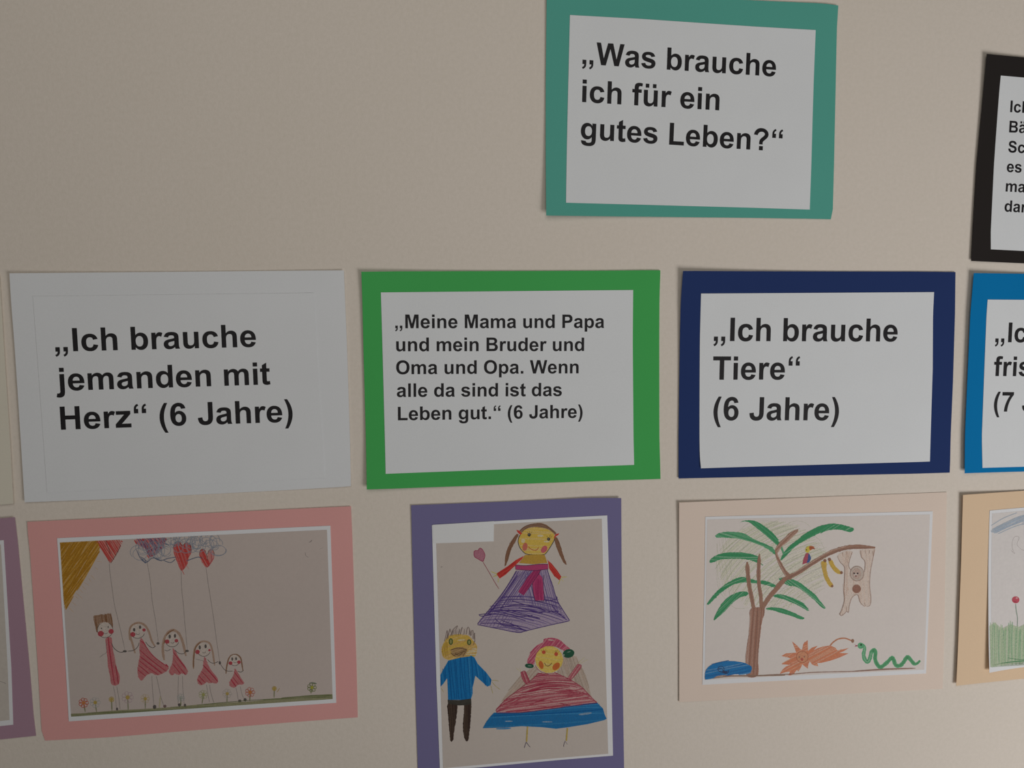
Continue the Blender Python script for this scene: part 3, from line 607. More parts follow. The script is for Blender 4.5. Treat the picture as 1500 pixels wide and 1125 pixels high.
A.stroke([(348, 983), (353, 984.5), (357, 981.5)], .9, pen); A.stroke([(345.5, 1007), (347.5, 1016), (349, 1025)], .8, pencil); A.stroke([(352, 1005), (354, 1015), (357, 1023)], .8, pencil); A.dot((351.3, 1027), 2.4, 2.5, pen); A.dot((359, 1025), 2.3, 2.5, pen); A.end('small_girl_drawing')
A.begin(True); gr = [(104, 1045.5), (120, 1044.6), (150, 1042.5), (175, 1040), (200, 1039), (245, 1036.5), (290, 1032), (340, 1029), (370, 1027), (400, 1023.5), (425, 1021.5), (450, 1019), (486.6, 1016.8), (487.4, 1024), (104, 1050)]
A.poly(gr, P_((.33, .32, .17), .8, .5), smooth=False); A.hatch(gr, -3, 1.5, 1, [olive, P_((.14, .17, .06), .8, .5)], smooth=False, jit=3)
def flower(x, y, r, col, cen, stem, n=7):
    A.stroke([(x, y), stem], 1.5, olive)
    for k in range(n): t = k/n*6.28; A.ring((x+r*.6*math.cos(t), y+r*.6*math.sin(t)), r*.34, r*.34, .9, col, 0, 350)
    A.dot((x, y), r*.34, r*.34, cen)
gy = P_((.52, .36, .06), .75, .4); org = P_((.62, .22, .05), .8, .5); rd = P_((.55, .10, .06), .8, .5); gb = P_((.25, .30, .30), .5, .5)
flower(122.5, 1029.5, 7.5, rd, org, (125, 1043)); flower(139.5, 1029, 8, gb, gy, (141.5, 1043)); flower(163.5, 1024.5, 4, gy, gy, (164, 1041)); flower(187, 1021.5, 9, P_((.34, .22, .28), .5, .5), gy, (188, 1040)); flower(212.8, 1023.5, 7, P_((.40, .30, .14), .5, .5), gy, (213, 1038))
A.stroke([(235, 1020), (233.5, 1037)], 2, P_((.36, .33, .1), .5, .5)); flower(265, 1022, 6, gb, P_((.22, .27, .22), .5, .5), (265, 1034)); flower(298, 1017.5, 7, P_((.30, .33, .14), .55, .5), P_((.36, .35, .08), .7, .4), (296, 1031)); flower(333, 1016, 7, P_((.33, .30, .28), .5, .5), gy, (332.5, 1029))
flower(366.5, 1014, 7.5, P_((.52, .13, .10), .7, .5), org, (366, 1027)); flower(402, 1008.5, 3.4, gy, gy, (401.5, 1022)); A.stroke([(406, 1014), (410, 1008)], .9, gy); flower(457, 1007, 7, P_((.20, .24, .08), .75, .5), P_((.45, .42, .04), .8, .4), (455.5, 1016)); A.stroke([(453, 1001), (458, 1000), (464, 1001.5)], 1.2, P_((.12, .17, .1), .8))
A.end('meadow_drawing', 'green ground line with small flowers')
for pts, w_, m_ in (([(452.5, 794.5), (455, 793.5), (457, 791)], 1.4, pencil), ([(447, 809), (448, 814), (452, 816.5)], .7, pencil), ([(468, 804.5), (473, 802.5)], .9, P_((.35, .29, .27), .5)),
                   ([(412, 872), (424, 852), (435, 836), (441, 823)], .6, P_((.47, .40, .37), .3)), ([(390, 878), (400, 867)], .6, P_((.47, .40, .37), .3))):
    A.begin(); A.stroke(pts, w_, m_); A.end('pencil_mark')

# ---- purple card: three figures
bl = wall_point(602.3, 739.8); tr_ = wall_point(909, 728.8); dl = wall_point(612, 1125)
d = math.hypot(dl[0]-bl[0], dl[1]-bl[1]); BLc = (bl[0]+(dl[0]-bl[0])/d*.297, bl[1]+(dl[1]-bl[1])/d*.297)
dr = wall_point(913.9, 1125); d = math.hypot(dr[0]-tr_[0], dr[1]-tr_[1]); BRc = (tr_[0]+(dr[0]-tr_[0])/d*.297, tr_[1]+(dr[1]-tr_[1])/d*.297)
S = Sheet('drawing_card', 'upright purple card with three drawn figures, below the green card', 'card', ART,
          (602.3, 739.8), (909, 728.8), BRc+(0,), BLc+(0,), dict(base=.4, left=.3, top=.6, tr=1.2, right=.5))
wt = wpl([(602.3, 739.8), (750, 734.1), (860, 728.9), (909, 728.8)])
S.panel('backing_card', paper_mat('purple_card', (.20, .18, .345), .8, .06), wt, [tr_]+wpl([(910, 820), (912, 1005), (913.9, 1125)])+[BRc], [BLc, BRc],
        [bl]+wpl([(604.4, 840), (608.5, 1005), (612, 1125)])+[BLc], 0, THK, inwall=True)
p = S.panel('print_sheet', PHOTO, [(632.7, 769.3), (750, 762.2), (889.5, 755)], [(889.5, 755), (891.5, 820), (895.8, 1005), (898, 1106.9)],
            [(644.4, 1127.6), (700, 1124.3), (820, 1113.2), (898, 1106.9)], [(632.7, 769.3), (635, 850), (639.5, 1005), (644.4, 1127.6)], UP1, .12*MM)
A = picture(S, p, [(638.3, 772.5), (881.6, 759.8), (891, 1104.2), (649, 1125.2)], (.60, .525, .47))
S.panel('paper_label', paper_mat('white_label', (.80, .80, .80)), [(634, 768.8), (723.6, 763.4)], [(723.6, 763.4), (723.2, 793)], [(634.4, 796), (723.2, 793)], [(634, 768.8), (634.4, 796)], UPP+.12*MM, .08*MM, p, nu=8, nv=4)['label'] = 'blank white label in the top left corner'
yf = P_((.76, .52, .09), .92, .35); yf2 = P_((.66, .43, .06), .8, .5); dk = P_((.05, .04, .045), .9, .3); wcl = P_((.75, .66, .5), .45, .6)
brp = P_((.28, .135, .075), .9, .4); brp2 = P_((.20, .09, .05), .8, .5)
A.begin(); A.tr(700, 755, 10.714)
for t in ([(610, 290), (640, 300), (600, 390), (535, 510), (490, 640), (445, 780), (422, 800), (425, 690), (450, 560), (520, 410)], [(1205, 350), (1245, 350), (1290, 450), (1330, 590), (1395, 775), (1365, 765), (1290, 640), (1240, 520), (1210, 420)]):
    A.poly(t, brp); A.hatch(t, 105 if t[0][0] < 900 else 70, 1.2, .9, [brp2, brp])
arch = [(655, 240), (720, 180), (820, 140), (950, 118), (1060, 140), (1160, 210), (1235, 280), (1195, 300), (1130, 235), (1050, 208), (950, 188), (830, 188), (760, 218), (690, 275)]
A.poly(arch, P_((.33, .19, .12), .85, .4)); A.stroke([(660, 240), (760, 165), (900, 135), (1060, 160), (1220, 285)], 1.3, brp2); A.stroke([(700, 250), (800, 175), (950, 160), (1100, 200)], 1, brp2)
fc = [(636, 420), (645, 350), (690, 270), (760, 215), (870, 188), (980, 192), (1100, 220), (1190, 290), (1203, 350), (1180, 410), (1130, 500), (1070, 590), (1030, 616), (920, 622), (780, 612), (715, 570), (665, 500)]
A.poly(fc, yf); A.hatch(fc, 2, 3.2, 2.2, [P_((.70, .47, .08), .5, .6)], drop=.3, jit=0); A.dot((980, 320), 4.5, 1.6, wcl); A.dot((710, 400), 3, 3, wcl, 30); A.dot((1080, 410), 4.5, 1.2, wcl)
A.stroke([(690, 275), (645, 340), (632, 420), (655, 500), (710, 570), (770, 608), (900, 622), (1030, 616), (1078, 583), (1150, 475), (1195, 395), (1205, 340)], 1, dk, .8)
nk = [(740, 618), (1050, 618), (1092, 745), (1000, 752), (870, 768), (640, 748), (690, 690)]; A.poly(nk, P_((.58, .34, .05), .92, .35), smooth=False)
for c, q in (((805, 305), 2.5), ((1110, 372), 2.4)): A.dot(c, q, q, dk); A.dot((c[0]-4, c[1]-4), .6, .6, wcl)
for a in ([(775, 262), (792, 288)], [(808, 245), (808, 280)], [(850, 255), (828, 288)], [(848, 300), (825, 300)], [(1083, 320), (1097, 348)], [(1140, 298), (1125, 345)], [(1162, 325), (1138, 358)], [(1105, 345), (1110, 360)]): A.stroke(a, .7, dk)
A.dot((740, 492), 3.7, 6, P_((.66, .17, .13), .85), 10); A.dot((1040, 532), 4, 6, P_((.66, .13, .18), .85), -145+180)
A.stroke([(795, 485), (820, 520), (885, 548), (930, 537), (952, 500)], 1.1, P_((.55, .12, .06), .9)); 
rd_ = P_((.66, .06, .04), .93, .3); rd2 = P_((.52, .03, .03), .85, .4)
for t in ([(602, 227), (650, 240), (692, 290), (665, 308), (622, 268)], [(1190, 345), (1215, 300), (1275, 278), (1262, 302), (1225, 332), (1205, 362)], [(720, 635), (600, 700), (480, 790), (290, 912), (345, 990), (440, 930), (560, 812), (600, 768), (690, 684)],
          [(1052, 612), (1085, 680), (1105, 745), (1120, 830), (1200, 950), (1280, 1015), (1312, 960), (1240, 860), (1150, 752), (1100, 700)]): A.poly(t, rd_, smooth=False, rough=.35)
A.hatch([(600, 700), (480, 790), (290, 912), (345, 990), (440, 930), (600, 765)], -35, 1.8, 1, [rd2], smooth=False, drop=.3); A.hatch([(1105, 745), (1120, 830), (1200, 950), (1280, 1015), (1312, 960), (1240, 860), (1150, 752)], 50, 1.8, 1, [rd2], smooth=False, drop=.3)
yh = P_((.66, .60, .08), .8, .4)
for a in ([(205, 880), (300, 918)], [(240, 965), (300, 935)], [(320, 1055), (322, 975)], [(300, 905), (290, 960)], [(1310, 965), (1400, 965)], [(1300, 985), (1340, 1035)], [(1262, 1085), (1300, 990)], [(1320, 970), (1345, 985)]): A.stroke(a, 1, yh)
A.tr(690, 830, 10)
sk_ = [(665, 60), (1115, 40), (1150, 150), (1200, 290), (1258, 480), (1330, 610), (1445, 790), (1380, 812), (1100, 872), (800, 942), (720, 965), (620, 955), (400, 912), (230, 872), (95, 850), (130, 770), (260, 640), (430, 430), (560, 240)]
pl = P_((.15, .095, .30), .78, .5); pm = P_((.17, .11, .30), .7, .5); pd = P_((.075, .035, .2), .9, .3)
A.poly(sk_, P_((.26, .17, .40), .55, .5), smooth=False)
A.hatch([(665, 60), (900, 50), (860, 300), (560, 560), (250, 700), (180, 800), (260, 640), (430, 430), (560, 240)], -56, 2.1, 1, [pl, pm, pd], smooth=False)
A.hatch([(800, 60), (1115, 40), (1200, 290), (1270, 500), (1330, 700), (900, 560), (700, 480)], 75, 2.2, 1, [pm, pl], smooth=False)
A.hatch([(430, 430), (1255, 450), (1330, 610), (1400, 780), (1000, 890), (720, 960), (400, 910), (110, 850), (260, 640)], 6, 2.8, 1.1, [pl, pm, pd], smooth=False, bow=.3, jit=3)
A.hatch([(300, 640), (1000, 600), (1000, 780), (760, 930), (500, 900), (250, 760)], 14, 3.2, 1.3, [pd, pl], smooth=False, drop=.25, jit=4)
A.hatch([(100, 845), (300, 660), (520, 640), (700, 950)], -60, 4, 1, [pm], smooth=False)
for a in ([(665, 60), (560, 240), (430, 430), (260, 640), (95, 840)], [(680, 130), (540, 330), (400, 520), (250, 690)], [(115, 705), (250, 690), (420, 700), (600, 735), (800, 790)], [(120, 715), (170, 725), (300, 700)], [(600, 500), (780, 555), (950, 600), (1090, 650)], [(430, 610), (600, 565), (800, 560)], [(280, 660), (560, 645), (800, 655), (1090, 665), (1290, 650)], [(470, 670), (700, 730), (900, 715)], [(1115, 40), (1150, 150), (1200, 290), (1255, 480), (1330, 610), (1445, 790)], [(1080, 500), (1250, 480), (1255, 440)],
          [(95, 850), (400, 910), (620, 955), (720, 965), (800, 942), (1100, 870), (1440, 795)], [(350, 760), (470, 850), (700, 870)], [(1180, 560), (1260, 660), (1400, 780)], [(450, 790), (620, 850), (780, 930)], [(700, 600), (860, 640), (1050, 680)]): A.stroke(a, 1.1, pd, .8)
mg = P_((.50, .055, .17), .93, .3); mg2 = P_((.38, .03, .13), .85, .4)
A.poly([(655, -25), (800, -15), (1000, -35), (1128, -35), (1132, 35), (1040, 50), (905, 55), (655, 42)], mg, smooth=False)
A.poly([(1000, 105), (1045, 160), (1060, 280), (1066, 495), (940, 495), (915, 400), (895, 240), (930, 160)], mg, smooth=False); A.poly([(915, 60), (1022, 50), (1000, 112), (890, 232), (825, 345), (770, 420), (690, 370), (745, 280), (830, 150)], mg2, smooth=False)
A.hatch([(915, 60), (1022, 50), (890, 232), (770, 420), (690, 370)], -58, 1.6, 1.1, [mg], smooth=False, drop=.3); A.hatch([(950, 180), (1055, 180), (1064, 495), (940, 495)], 88, 2, 1.1, [mg2], smooth=False, drop=.3)
for a in ([(655, -25), (800, -15), (1000, -36), (1128, -36)], [(655, 42), (905, 57), (1000, 50), (1132, 35)], [(650, -20), (655, 42)], [(1066, 120), (1058, 300), (1068, 495), (935, 495)], [(895, 240), (915, 400), (940, 490)], [(1022, 50), (960, 150), (830, 340)]): A.stroke(a, .8, P_((.12, .03, .1), .85), .8)
A.end('princess_drawing', 'drawn figure in a purple dress with pigtails')
A.begin(); A.tr(590, 720, 9.375); hb = [(978, 870), (978, 825), (1000, 808), (1030, 812), (1060, 776), (1100, 805), (1128, 870), (1115, 930), (1098, 960), (1040, 930), (990, 900)]
A.poly(hb, P_((.52, .20, .27), .85, .4)); hp = P_((.40, .05, .12), .85); A.stroke(hb+[hb[0]], 1, hp, .9); A.stroke([(1030, 812), (1035, 850)], .8, hp); A.stroke([(1097, 960), (1180, 1100), (1260, 1240), (1322, 1340)], .9, P_((.35, .07, .1), .85)); A.end('balloon_drawing', 'pink heart balloon on a stick')
A.begin(); A.tr(636, 910, 11.25)     # king
hd = [(225, 240), (320, 220), (420, 213), (560, 235), (640, 320), (700, 390), (705, 470), (690, 545), (660, 580), (450, 600), (300, 628), (230, 634), (150, 595), (122, 500), (140, 400), (172, 330)]
A.poly(hd, P_((.70, .46, .08), .9, .4)); A.hatch(hd, -20, 3, 2.2, [P_((.64, .40, .06), .5, .6), P_((.60, .35, .05), .6, .5)], drop=.3, jit=0); A.hatch([(560, 480), (690, 420), (690, 560), (520, 560)], -5, 3, 1.6, [wcl], jit=.4); A.dot((450, 310), 6, 1, wcl, -4)
A.hatch([(180, 600), (130, 500), (150, 380), (220, 330), (230, 560)], 80, 2, 1.3, [P_((.52, .32, .04), .8, .4)])
gh = P_((.27, .20, .18), .75, .5); gd = P_((.16, .11, .10), .8, .5)
A.poly([(172, 320), (215, 160), (380, 110), (560, 115), (640, 150), (680, 340), (640, 300), (560, 235), (420, 215), (300, 220), (230, 250)], P_((.40, .33, .29), .35, .5), smooth=False)
for a in ([(170, 330), (195, 230), (215, 150), (225, 250)], [(225, 290), (240, 200), (262, 125), (268, 190)], [(270, 250), (300, 160), (340, 110), (385, 72)], [(345, 230), (352, 150), (390, 75)], [(300, 240), (330, 140)], [(430, 220), (445, 150), (465, 95)], [(400, 230), (420, 130)], [(530, 220), (540, 140), (560, 95), (580, 130), (578, 230)], [(610, 240), (615, 160), (640, 150), (640, 290)], [(655, 300), (665, 190), (672, 340)], [(490, 230), (500, 130)], [(370, 230), (375, 150)], [(205, 300), (230, 200)], [(590, 150), (598, 240)], [(280, 230), (310, 150)], [(660, 330), (650, 390)]): A.stroke(a, 1.2, RNG.choice([gh, gd]), .7)
for c, rx, ry in (((275, 335), 2.5, 4.2), ((577, 346), 2.5, 3.6)): A.dot(c, rx, ry, P_((.28, .30, .08), .8)); A.ring(c, rx, ry, 1.3, P_((.03, .10, .04), .9)); A.stroke([(c[0], c[1]-20), (c[0], c[1]+20)], .8, wcl)
be = [(270, 480), (330, 445), (430, 425), (540, 465), (510, 560), (440, 585), (330, 575)]; A.poly(be, P_((.40, .23, .07), .6, .5)); A.hatch(be, -20, 2.2, 1, [P_((.22, .12, .05), .85, .4), P_((.35, .2, .06), .7, .4)], jit=1)
for a in ([(275, 475), (400, 440), (540, 470)], [(270, 520), (330, 570), (360, 580)], [(340, 525), (400, 560), (470, 520)], [(470, 580), (520, 500)]): A.stroke(a, 1, P_((.15, .08, .04), .9))
A.tr(0, 0, 1); cb = P_((.006, .185, .47), .96, .2); cb2 = P_((.004, .13, .38), .85, .4); cb3 = P_((.03, .26, .55), .8, .4)
bd = [(656.9, 967.8), (673.3, 963.3), (688.4, 961.2), (690, 960), (695.1, 963.3), (699.6, 972.2), (712.4, 985.6), (720, 995.3), (718.9, 1003.5), (714, 1005.8), (704.4, 997.1), (696.4, 990), (693.8, 1000), (692.3, 1007), (692.4, 1015.7), (689.6, 1024.4), (673, 1025.4), (656.5, 1024.9), (655.6, 1005), (655.1, 993.6), (649.5, 1001), (645.6, 1006), (645.2, 989.1), (648, 982.9)]
A.poly(bd, cb, smooth=False); A.hatch(bd, 85, 3.0, 1.4, [cb2, cb3, cb2], smooth=False, drop=.25, jit=-.3)
bb = P_((.045, .024, .017), .94, .2); bb2 = P_((.085, .05, .03), .8, .4)
for t in ([(656, 1031), (669.5, 1031.5), (668.5, 1050), (665.5, 1070), (663.5, 1084), (659.8, 1085), (657.5, 1062), (656, 1045)], [(681, 1031), (690, 1030), (689.6, 1050), (688, 1070), (685.5, 1084.5), (680.8, 1083), (678, 1065), (679.5, 1045)]): A.poly(t, bb, rough=.4); A.hatch(t, 88, 2.2, 1.1, [bb2], drop=.3)
A.poly([(656, 1025), (672, 1025.5), (690, 1023.2), (690.5, 1031), (681, 1033), (672, 1033.5), (664, 1031.5), (656, 1031)], P_((.055, .05, .04), .92, .3), smooth=False)
for a in ([(720, 997.3), (725, 996.5), (731, 998)], [(721, 999), (726, 1005), (732.7, 1010)], [(719, 1004), (720.5, 1010), (722, 1016)], [(645.5, 1007), (650, 1014)]): A.stroke(a, .8, P_((.45, .38, .10), .7))
A.end('king_drawing', 'drawn bearded figure in a blue shirt')
A.begin(); A.tr(740, 925, 10.714)    # second princess
ve = P_((.27, .19, .13), .5, .5)
for t, an in (([(-60, 1100), (60, 930), (200, 740), (350, 620), (470, 560), (520, 640), (400, 770), (250, 900), (60, 1050)], -50), ([(900, 400), (1080, 380), (1180, 520), (1270, 700), (1335, 950), (1340, 1020), (1150, 860), (1000, 760), (820, 640)], 70)):
    A.poly(t, P_((.36, .26, .18), .45, .4)); A.hatch(t, an, 3, 2.2, [ve, P_((.32, .2, .13), .4, .5)], jit=.6)
ht = [(352, 500), (350, 450), (400, 330), (450, 262), (520, 205), (592, 170), (612, 120), (700, 100), (800, 110), (880, 150), (950, 215), (1015, 265), (1000, 300), (930, 305), (850, 262), (740, 230), (640, 238), (560, 280), (500, 340), (470, 420), (462, 505), (430, 525)]
A.poly(ht, P_((.56, .10, .17), .92, .35)); A.hatch(ht, -50, 2.2, 1.1, [P_((.46, .05, .13), .8, .4), P_((.62, .22, .26), .6, .5)], drop=.25); A.dot((720, 135), 5, .9, wcl, 5)
A.dot((690, 440), 20.6, 19.9, P_((.78, .56, .12), .94, .3)); A.hatch([(480, 440), (560, 290), (690, 245), (830, 290), (900, 440), (820, 590), (690, 640), (560, 590)], 10, 3, 1.3, [P_((.74, .52, .10), .5, .5)], drop=.5)
A.stroke([(468, 530), (520, 600), (590, 645), (690, 665)], .9, P_((.4, .1, .08), .85)); A.stroke([(690, 228), (800, 240), (890, 290)], .7, P_((.45, .2, .1), .7))
dre = P_((.62, .09, .05), .9); A.dot((605, 325), 2.9, 2.7, dre); A.dot((800, 355), 2.8, 3, dre); lsh = P_((.20, .15, .06), .9)
for a in ([(560, 290), (580, 310)], [(600, 265), (603, 298)], [(640, 278), (628, 305)], [(640, 315), (660, 300)], [(778, 310), (790, 330)], [(790, 285), (800, 328)], [(820, 285), (810, 325)], [(855, 305), (825, 335)]): A.stroke(a, .9, lsh)
orr = P_((.66, .15, .035), .85); A.dot((565, 525), 3.4, 6.2, orr, -15); A.dot((800, 548), 4.4, 6.6, orr, 42); A.stroke([(615, 490), (640, 530), (672, 545), (710, 520), (738, 488)], 1, P_((.2, .08, .04), .9))
ge = P_((.012, .095, .048), .93, .25); A.dot((380, 540), 6.6, 3.4, ge, 5); A.dot((995, 345), 8.6, 6.4, ge, -12); A.dot((385, 540), 3, .8, P_((.2, .35, .28), .6), 5); A.dot((920, 368), 1.2, 1, P_((.5, .55, .45), .7)); A.dot((1000, 320), 3, .6, P_((.15, .3, .22), .5), -15)
pk = P_((.50, .12, .15), .9, .35); pk2 = P_((.40, .05, .09), .85, .4)
for t, an in (([(245, 640), (310, 620), (350, 700), (388, 800), (340, 832), (290, 780), (258, 710)], 70), ([(1140, 512), (1195, 530), (1170, 600), (1050, 740), (1000, 765), (980, 740), (1060, 620)], -55)): A.poly(t, pk, smooth=False); A.hatch(t, an, 2, 1, [pk2, P_((.6, .28, .28), .5, .5)], smooth=False, drop=.3); A.stroke(t+[t[0]], .7, pk2, .9)
for a in ([(245, 630), (200, 595), (170, 567)], [(245, 625), (232, 560)], [(245, 632), (190, 590)], [(1150, 500), (1200, 450), (1250, 405)], [(1180, 505), (1240, 470), (1300, 438)], [(1160, 495), (1170, 455)]): A.stroke(a, .8, P_((.58, .52, .25), .55, .5))
A.tr(700, 980, 7.5)
dr_ = [(670, 42), (760, 55), (850, 42), (1000, 110), (1130, 190), (1200, 260), (1310, 370), (1150, 395), (1000, 412), (800, 440), (480, 480), (300, 488), (205, 480), (200, 440), (300, 340), (430, 240), (560, 160), (610, 95)]
A.poly(dr_, P_((.60, .26, .27), .85, .4), smooth=False); A.hatch(dr_, -4, 2.0, 1.3, [pk2, pk, P_((.64, .36, .34), .7, .5), pk2], smooth=False, bow=.35, jit=.5); A.hatch([(560, 200), (750, 110), (1000, 180), (1150, 330), (700, 390), (400, 430), (350, 370)], -10, 3.2, 1.6, [P_((.40, .035, .075), .85, .4), pk], smooth=False, bow=.4, drop=.15, jit=3)
A.hatch([(430, 250), (1130, 200), (1290, 360), (1000, 408), (480, 474), (215, 478), (300, 345)], -8, 2.4, 1.4, [P_((.44, .06, .10), .75, .5), pk, P_((.66, .40, .38), .6, .5)], smooth=False, jit=2); A.hatch([(230, 440), (700, 370), (1250, 330), (1290, 365), (800, 430), (480, 472), (215, 478)], -6, 3, 1.6, [P_((.40, .035, .075), .8, .4), P_((.66, .42, .40), .6, .5)], smooth=False, jit=3, drop=.2)
A.stroke([(670, 42), (600, 110), (430, 240), (300, 340), (195, 460)], 1, pk2, .8); A.stroke([(840, 35), (1000, 110), (1130, 190), (1200, 260), (1310, 375)], 1, pk2, .8)
bo = [(180, 480), (480, 477), (800, 438), (1150, 388), (1310, 370), (1375, 435), (1395, 500), (1417, 545), (1380, 565), (1200, 605), (1000, 640), (860, 655), (710, 640), (480, 628), (290, 645), (55, 650), (95, 575), (140, 515)]
A.poly(bo, P_((.008, .17, .42), .94, .3), smooth=False); A.hatch(bo, -3, 3, 1.6, [cb2, cb3, P_((.02, .22, .48), .8, .4)], smooth=False, drop=.4, jit=0); A.dot((1180, 490), 10, 1.5, P_((.18, .32, .42), .5, .6), -8); A.dot((760, 580), 8, .8, P_((.3, .42, .5), .5, .6)); A.dot((340, 573), 6, .8, P_((.3, .42, .5), .5, .6))
A.stroke([(205, 485), (480, 478), (800, 438), (1150, 392), (1310, 372)], 1, P_((.10, .03, .14), .85), .8)
yl = P_((.58, .42, .09), .85); A.stroke([(546, 630), (540, 720), (535, 800)], 2, yl, .8); A.stroke([(984, 648), (978, 720), (972, 790)], 2.2, yl, .8); ftc = P_((.13, .10, .15), .85)
for a in ([(532, 800), (518, 840), (511, 868)], [(532, 802), (555, 835), (577, 860)], [(960, 790), (945, 830), (943, 856)], [(960, 792), (984, 828)]): A.stroke(a, .9, ftc)
A.end('princess_drawing', 'drawn figure in a pink and blue dress with green earrings')
for pts, w_, m_ in (([(520, 1042), (533, 1036), (545, 1030)], 1.2, pencil), ([(868, 968), (900, 966)], 1, P_((.4, .34, .31), .4))):
    A.begin(); A.tr(590, 720, 9.375); A.stroke(pts, w_, m_); A.end('pencil_mark')

# ---- peach card: palm tree, lion, snake
S = Sheet('drawing_card', 'pale peach card with a drawn palm tree, lion and green snake', 'card', ART,
          (994.9, 736.2), (1387, 721), (1381, 1009), (995, 1028.5), dict(base=.4, left=1.1, tl=1.3, top=.2))
S.panel('backing_card', paper_mat('peach_card', (.83, .685, .585), .8, .06), [(994.9, 736.2), (1140, 730.5), (1340, 722.8), (1387, 721)], [(1387, 721), (1385, 820), (1383, 940), (1381, 1009)],
        [(995, 1028.5), (1140, 1021.5), (1381, 1009)], [(994.9, 736.2), (994.6, 840), (995, 940), (995, 1028.5)], 0, THK)
p = S.panel('print_sheet', PHOTO, [(1033.3, 757), (1366.5, 749)], [(1366.5, 749), (1362, 860), (1356.5, 986.5)], [(1028.9, 1003.2), (1356.5, 986.5)], [(1033.3, 757), (1032.4, 840), (1030, 940), (1028.9, 1003.2)], UP1, .12*MM)
A = picture(S, p, [(1036, 761), (1362.3, 753.6), (1354, 981), (1032.3, 996)], (.76, .685, .64))
lg = P_((.36, .42, .30), .35, .6); br_ = P_((.40, .215, .15), .9, .35); brd = P_((.30, .145, .10), .7, .5); brw = P_((.52, .32, .24), .5, .6)
A.begin(); A.tr(0, 0, 1); cr = [(1131+80*math.cos(t/10*math.pi)*(1 if t % 3 else .97), 829+64*math.sin(t/10*math.pi)) for t in range(20)]
A.hatch(cr, -35, 3.2, 2.6, [P_((.58, .60, .47), .45, .5)], jit=4, bow=.3); A.hatch(cr, -38, 4.6, 1.0, [lg, lg, P_((.30, .36, .23), .4, .5)], jit=5, bow=.3); A.hatch([(1048, 800), (1065, 775), (1075, 880), (1055, 870)], 82, 4, .8, [lg], smooth=False); A.hatch([(1125, 765), (1205, 790), (1211, 850), (1180, 880), (1120, 880)], -20, 5, .8, [lg], jit=3)
for a in ([(1085, 775), (1100, 765), (1125, 763), (1140, 766)], [(1155, 766), (1168, 763), (1180, 766), (1188, 773)], [(1192, 784), (1201, 792), (1207, 803)], [(1051, 795), (1050, 830), (1052, 860), (1063, 878), (1078, 891), (1098, 890)]): A.stroke(a, .8, lg)
A.end('foliage_scribble', 'faint green pencil scribble behind the tree')
gn = P_((.055, .32, .135), .93, .35); gn2 = P_((.10, .42, .20), .8, .5); gn3 = P_((.24, .52, .32), .65, .6)
A.begin(True)
for off, t, an in (((1028, 755), [(600, 112), (650, 86), (735, 76), (830, 85), (940, 140), (1040, 210), (1140, 300), (1190, 370), (1215, 440), (1200, 475), (1130, 420), (1000, 310), (850, 190), (735, 105), (650, 97)], 42),
    ((1028, 755), [(208, 325), (250, 285), (380, 256), (520, 260), (650, 280), (780, 350), (900, 410), (1010, 450), (1150, 545), (1160, 620), (1010, 510), (870, 450), (720, 400), (560, 365), (380, 350), (230, 350)], 18),
    ((1028, 755), [(120, 718), (200, 640), (330, 592), (480, 580), (640, 582), (800, 612), (895, 655), (920, 740), (970, 785), (900, 755), (750, 700), (600, 682), (450, 682), (300, 692), (150, 745)], 2),
    ((1028, 830), [(75, 592), (180, 450), (280, 350), (420, 245), (560, 178), (680, 165), (850, 215), (1000, 225), (1160, 292), (1150, 332), (1000, 285), (850, 262), (680, 250), (560, 262), (440, 312), (300, 412), (180, 525), (100, 605)], -20),
    ((1028, 830), [(185, 838), (230, 720), (330, 560), (460, 450), (620, 390), (720, 400), (720, 445), (600, 485), (480, 575), (350, 712), (240, 805), (200, 845)], -45),
    ((1120, 840), [(220, 82), (300, 66), (440, 95), (560, 150), (680, 240), (800, 340), (880, 440), (962, 545), (940, 556), (880, 520), (780, 420), (640, 305), (500, 212), (360, 185), (240, 108)], 38),
    ((1120, 840), [(130, 352), (220, 325), (350, 350), (500, 410), (620, 480), (702, 585), (680, 588), (600, 545), (480, 480), (320, 415), (170, 372)], 28),
    ((1120, 840), [(20, 560), (60, 535), (150, 535), (250, 542), (400, 592), (520, 645), (625, 702), (560, 718), (420, 668), (250, 618), (130, 580)], 20),
    ((1120, 755), [(248, 702), (290, 600), (320, 560), (400, 470), (520, 380), (650, 280), (780, 205), (920, 150), (1080, 128), (1250, 155), (1400, 200), (1402, 226), (1340, 262), (1200, 228), (1080, 222), (900, 262), (740, 340), (600, 412), (480, 490), (380, 592), (310, 662), (265, 705)], -32)):
    A.tr(*off, 10.714); A.poly(t, gn if an != 18 else gn2, rough=.3); A.hatch(t, an, 1.9, 1.2, [gn2, gn, gn3], drop=.25, jit=.2)
A.tr(1120, 755, 10.714); A.stroke([(255, 480), (285, 560), (305, 610)], 3, gn2); A.end('palm_leaves_drawing', 'green felt pen palm leaves')
A.begin(True)
A.tr(1120, 755, 10.714)
for t, an in (([(515, 218), (522, 252), (430, 335), (345, 430), (272, 485), (198, 590), (160, 552), (220, 440), (320, 348), (400, 268)], -45), ([(165, 585), (200, 590), (245, 700), (330, 850), (430, 960), (400, 1010), (335, 965), (258, 840), (200, 720)], 60)): A.poly(t, br_); A.hatch(t, an, 1.8, 1.1, [brd, brw], drop=.25)
A.tr(0, 0, 1)
A.stroke([(1128, 872), (1140, 858), (1148, 849.5), (1157, 844.5), (1168.5, 839), (1185.3, 827.8), (1202, 817.5), (1218, 809), (1236.7, 802.8), (1253, 801), (1268, 801.3), (1282, 802.2)], 6.2, br_, .35)
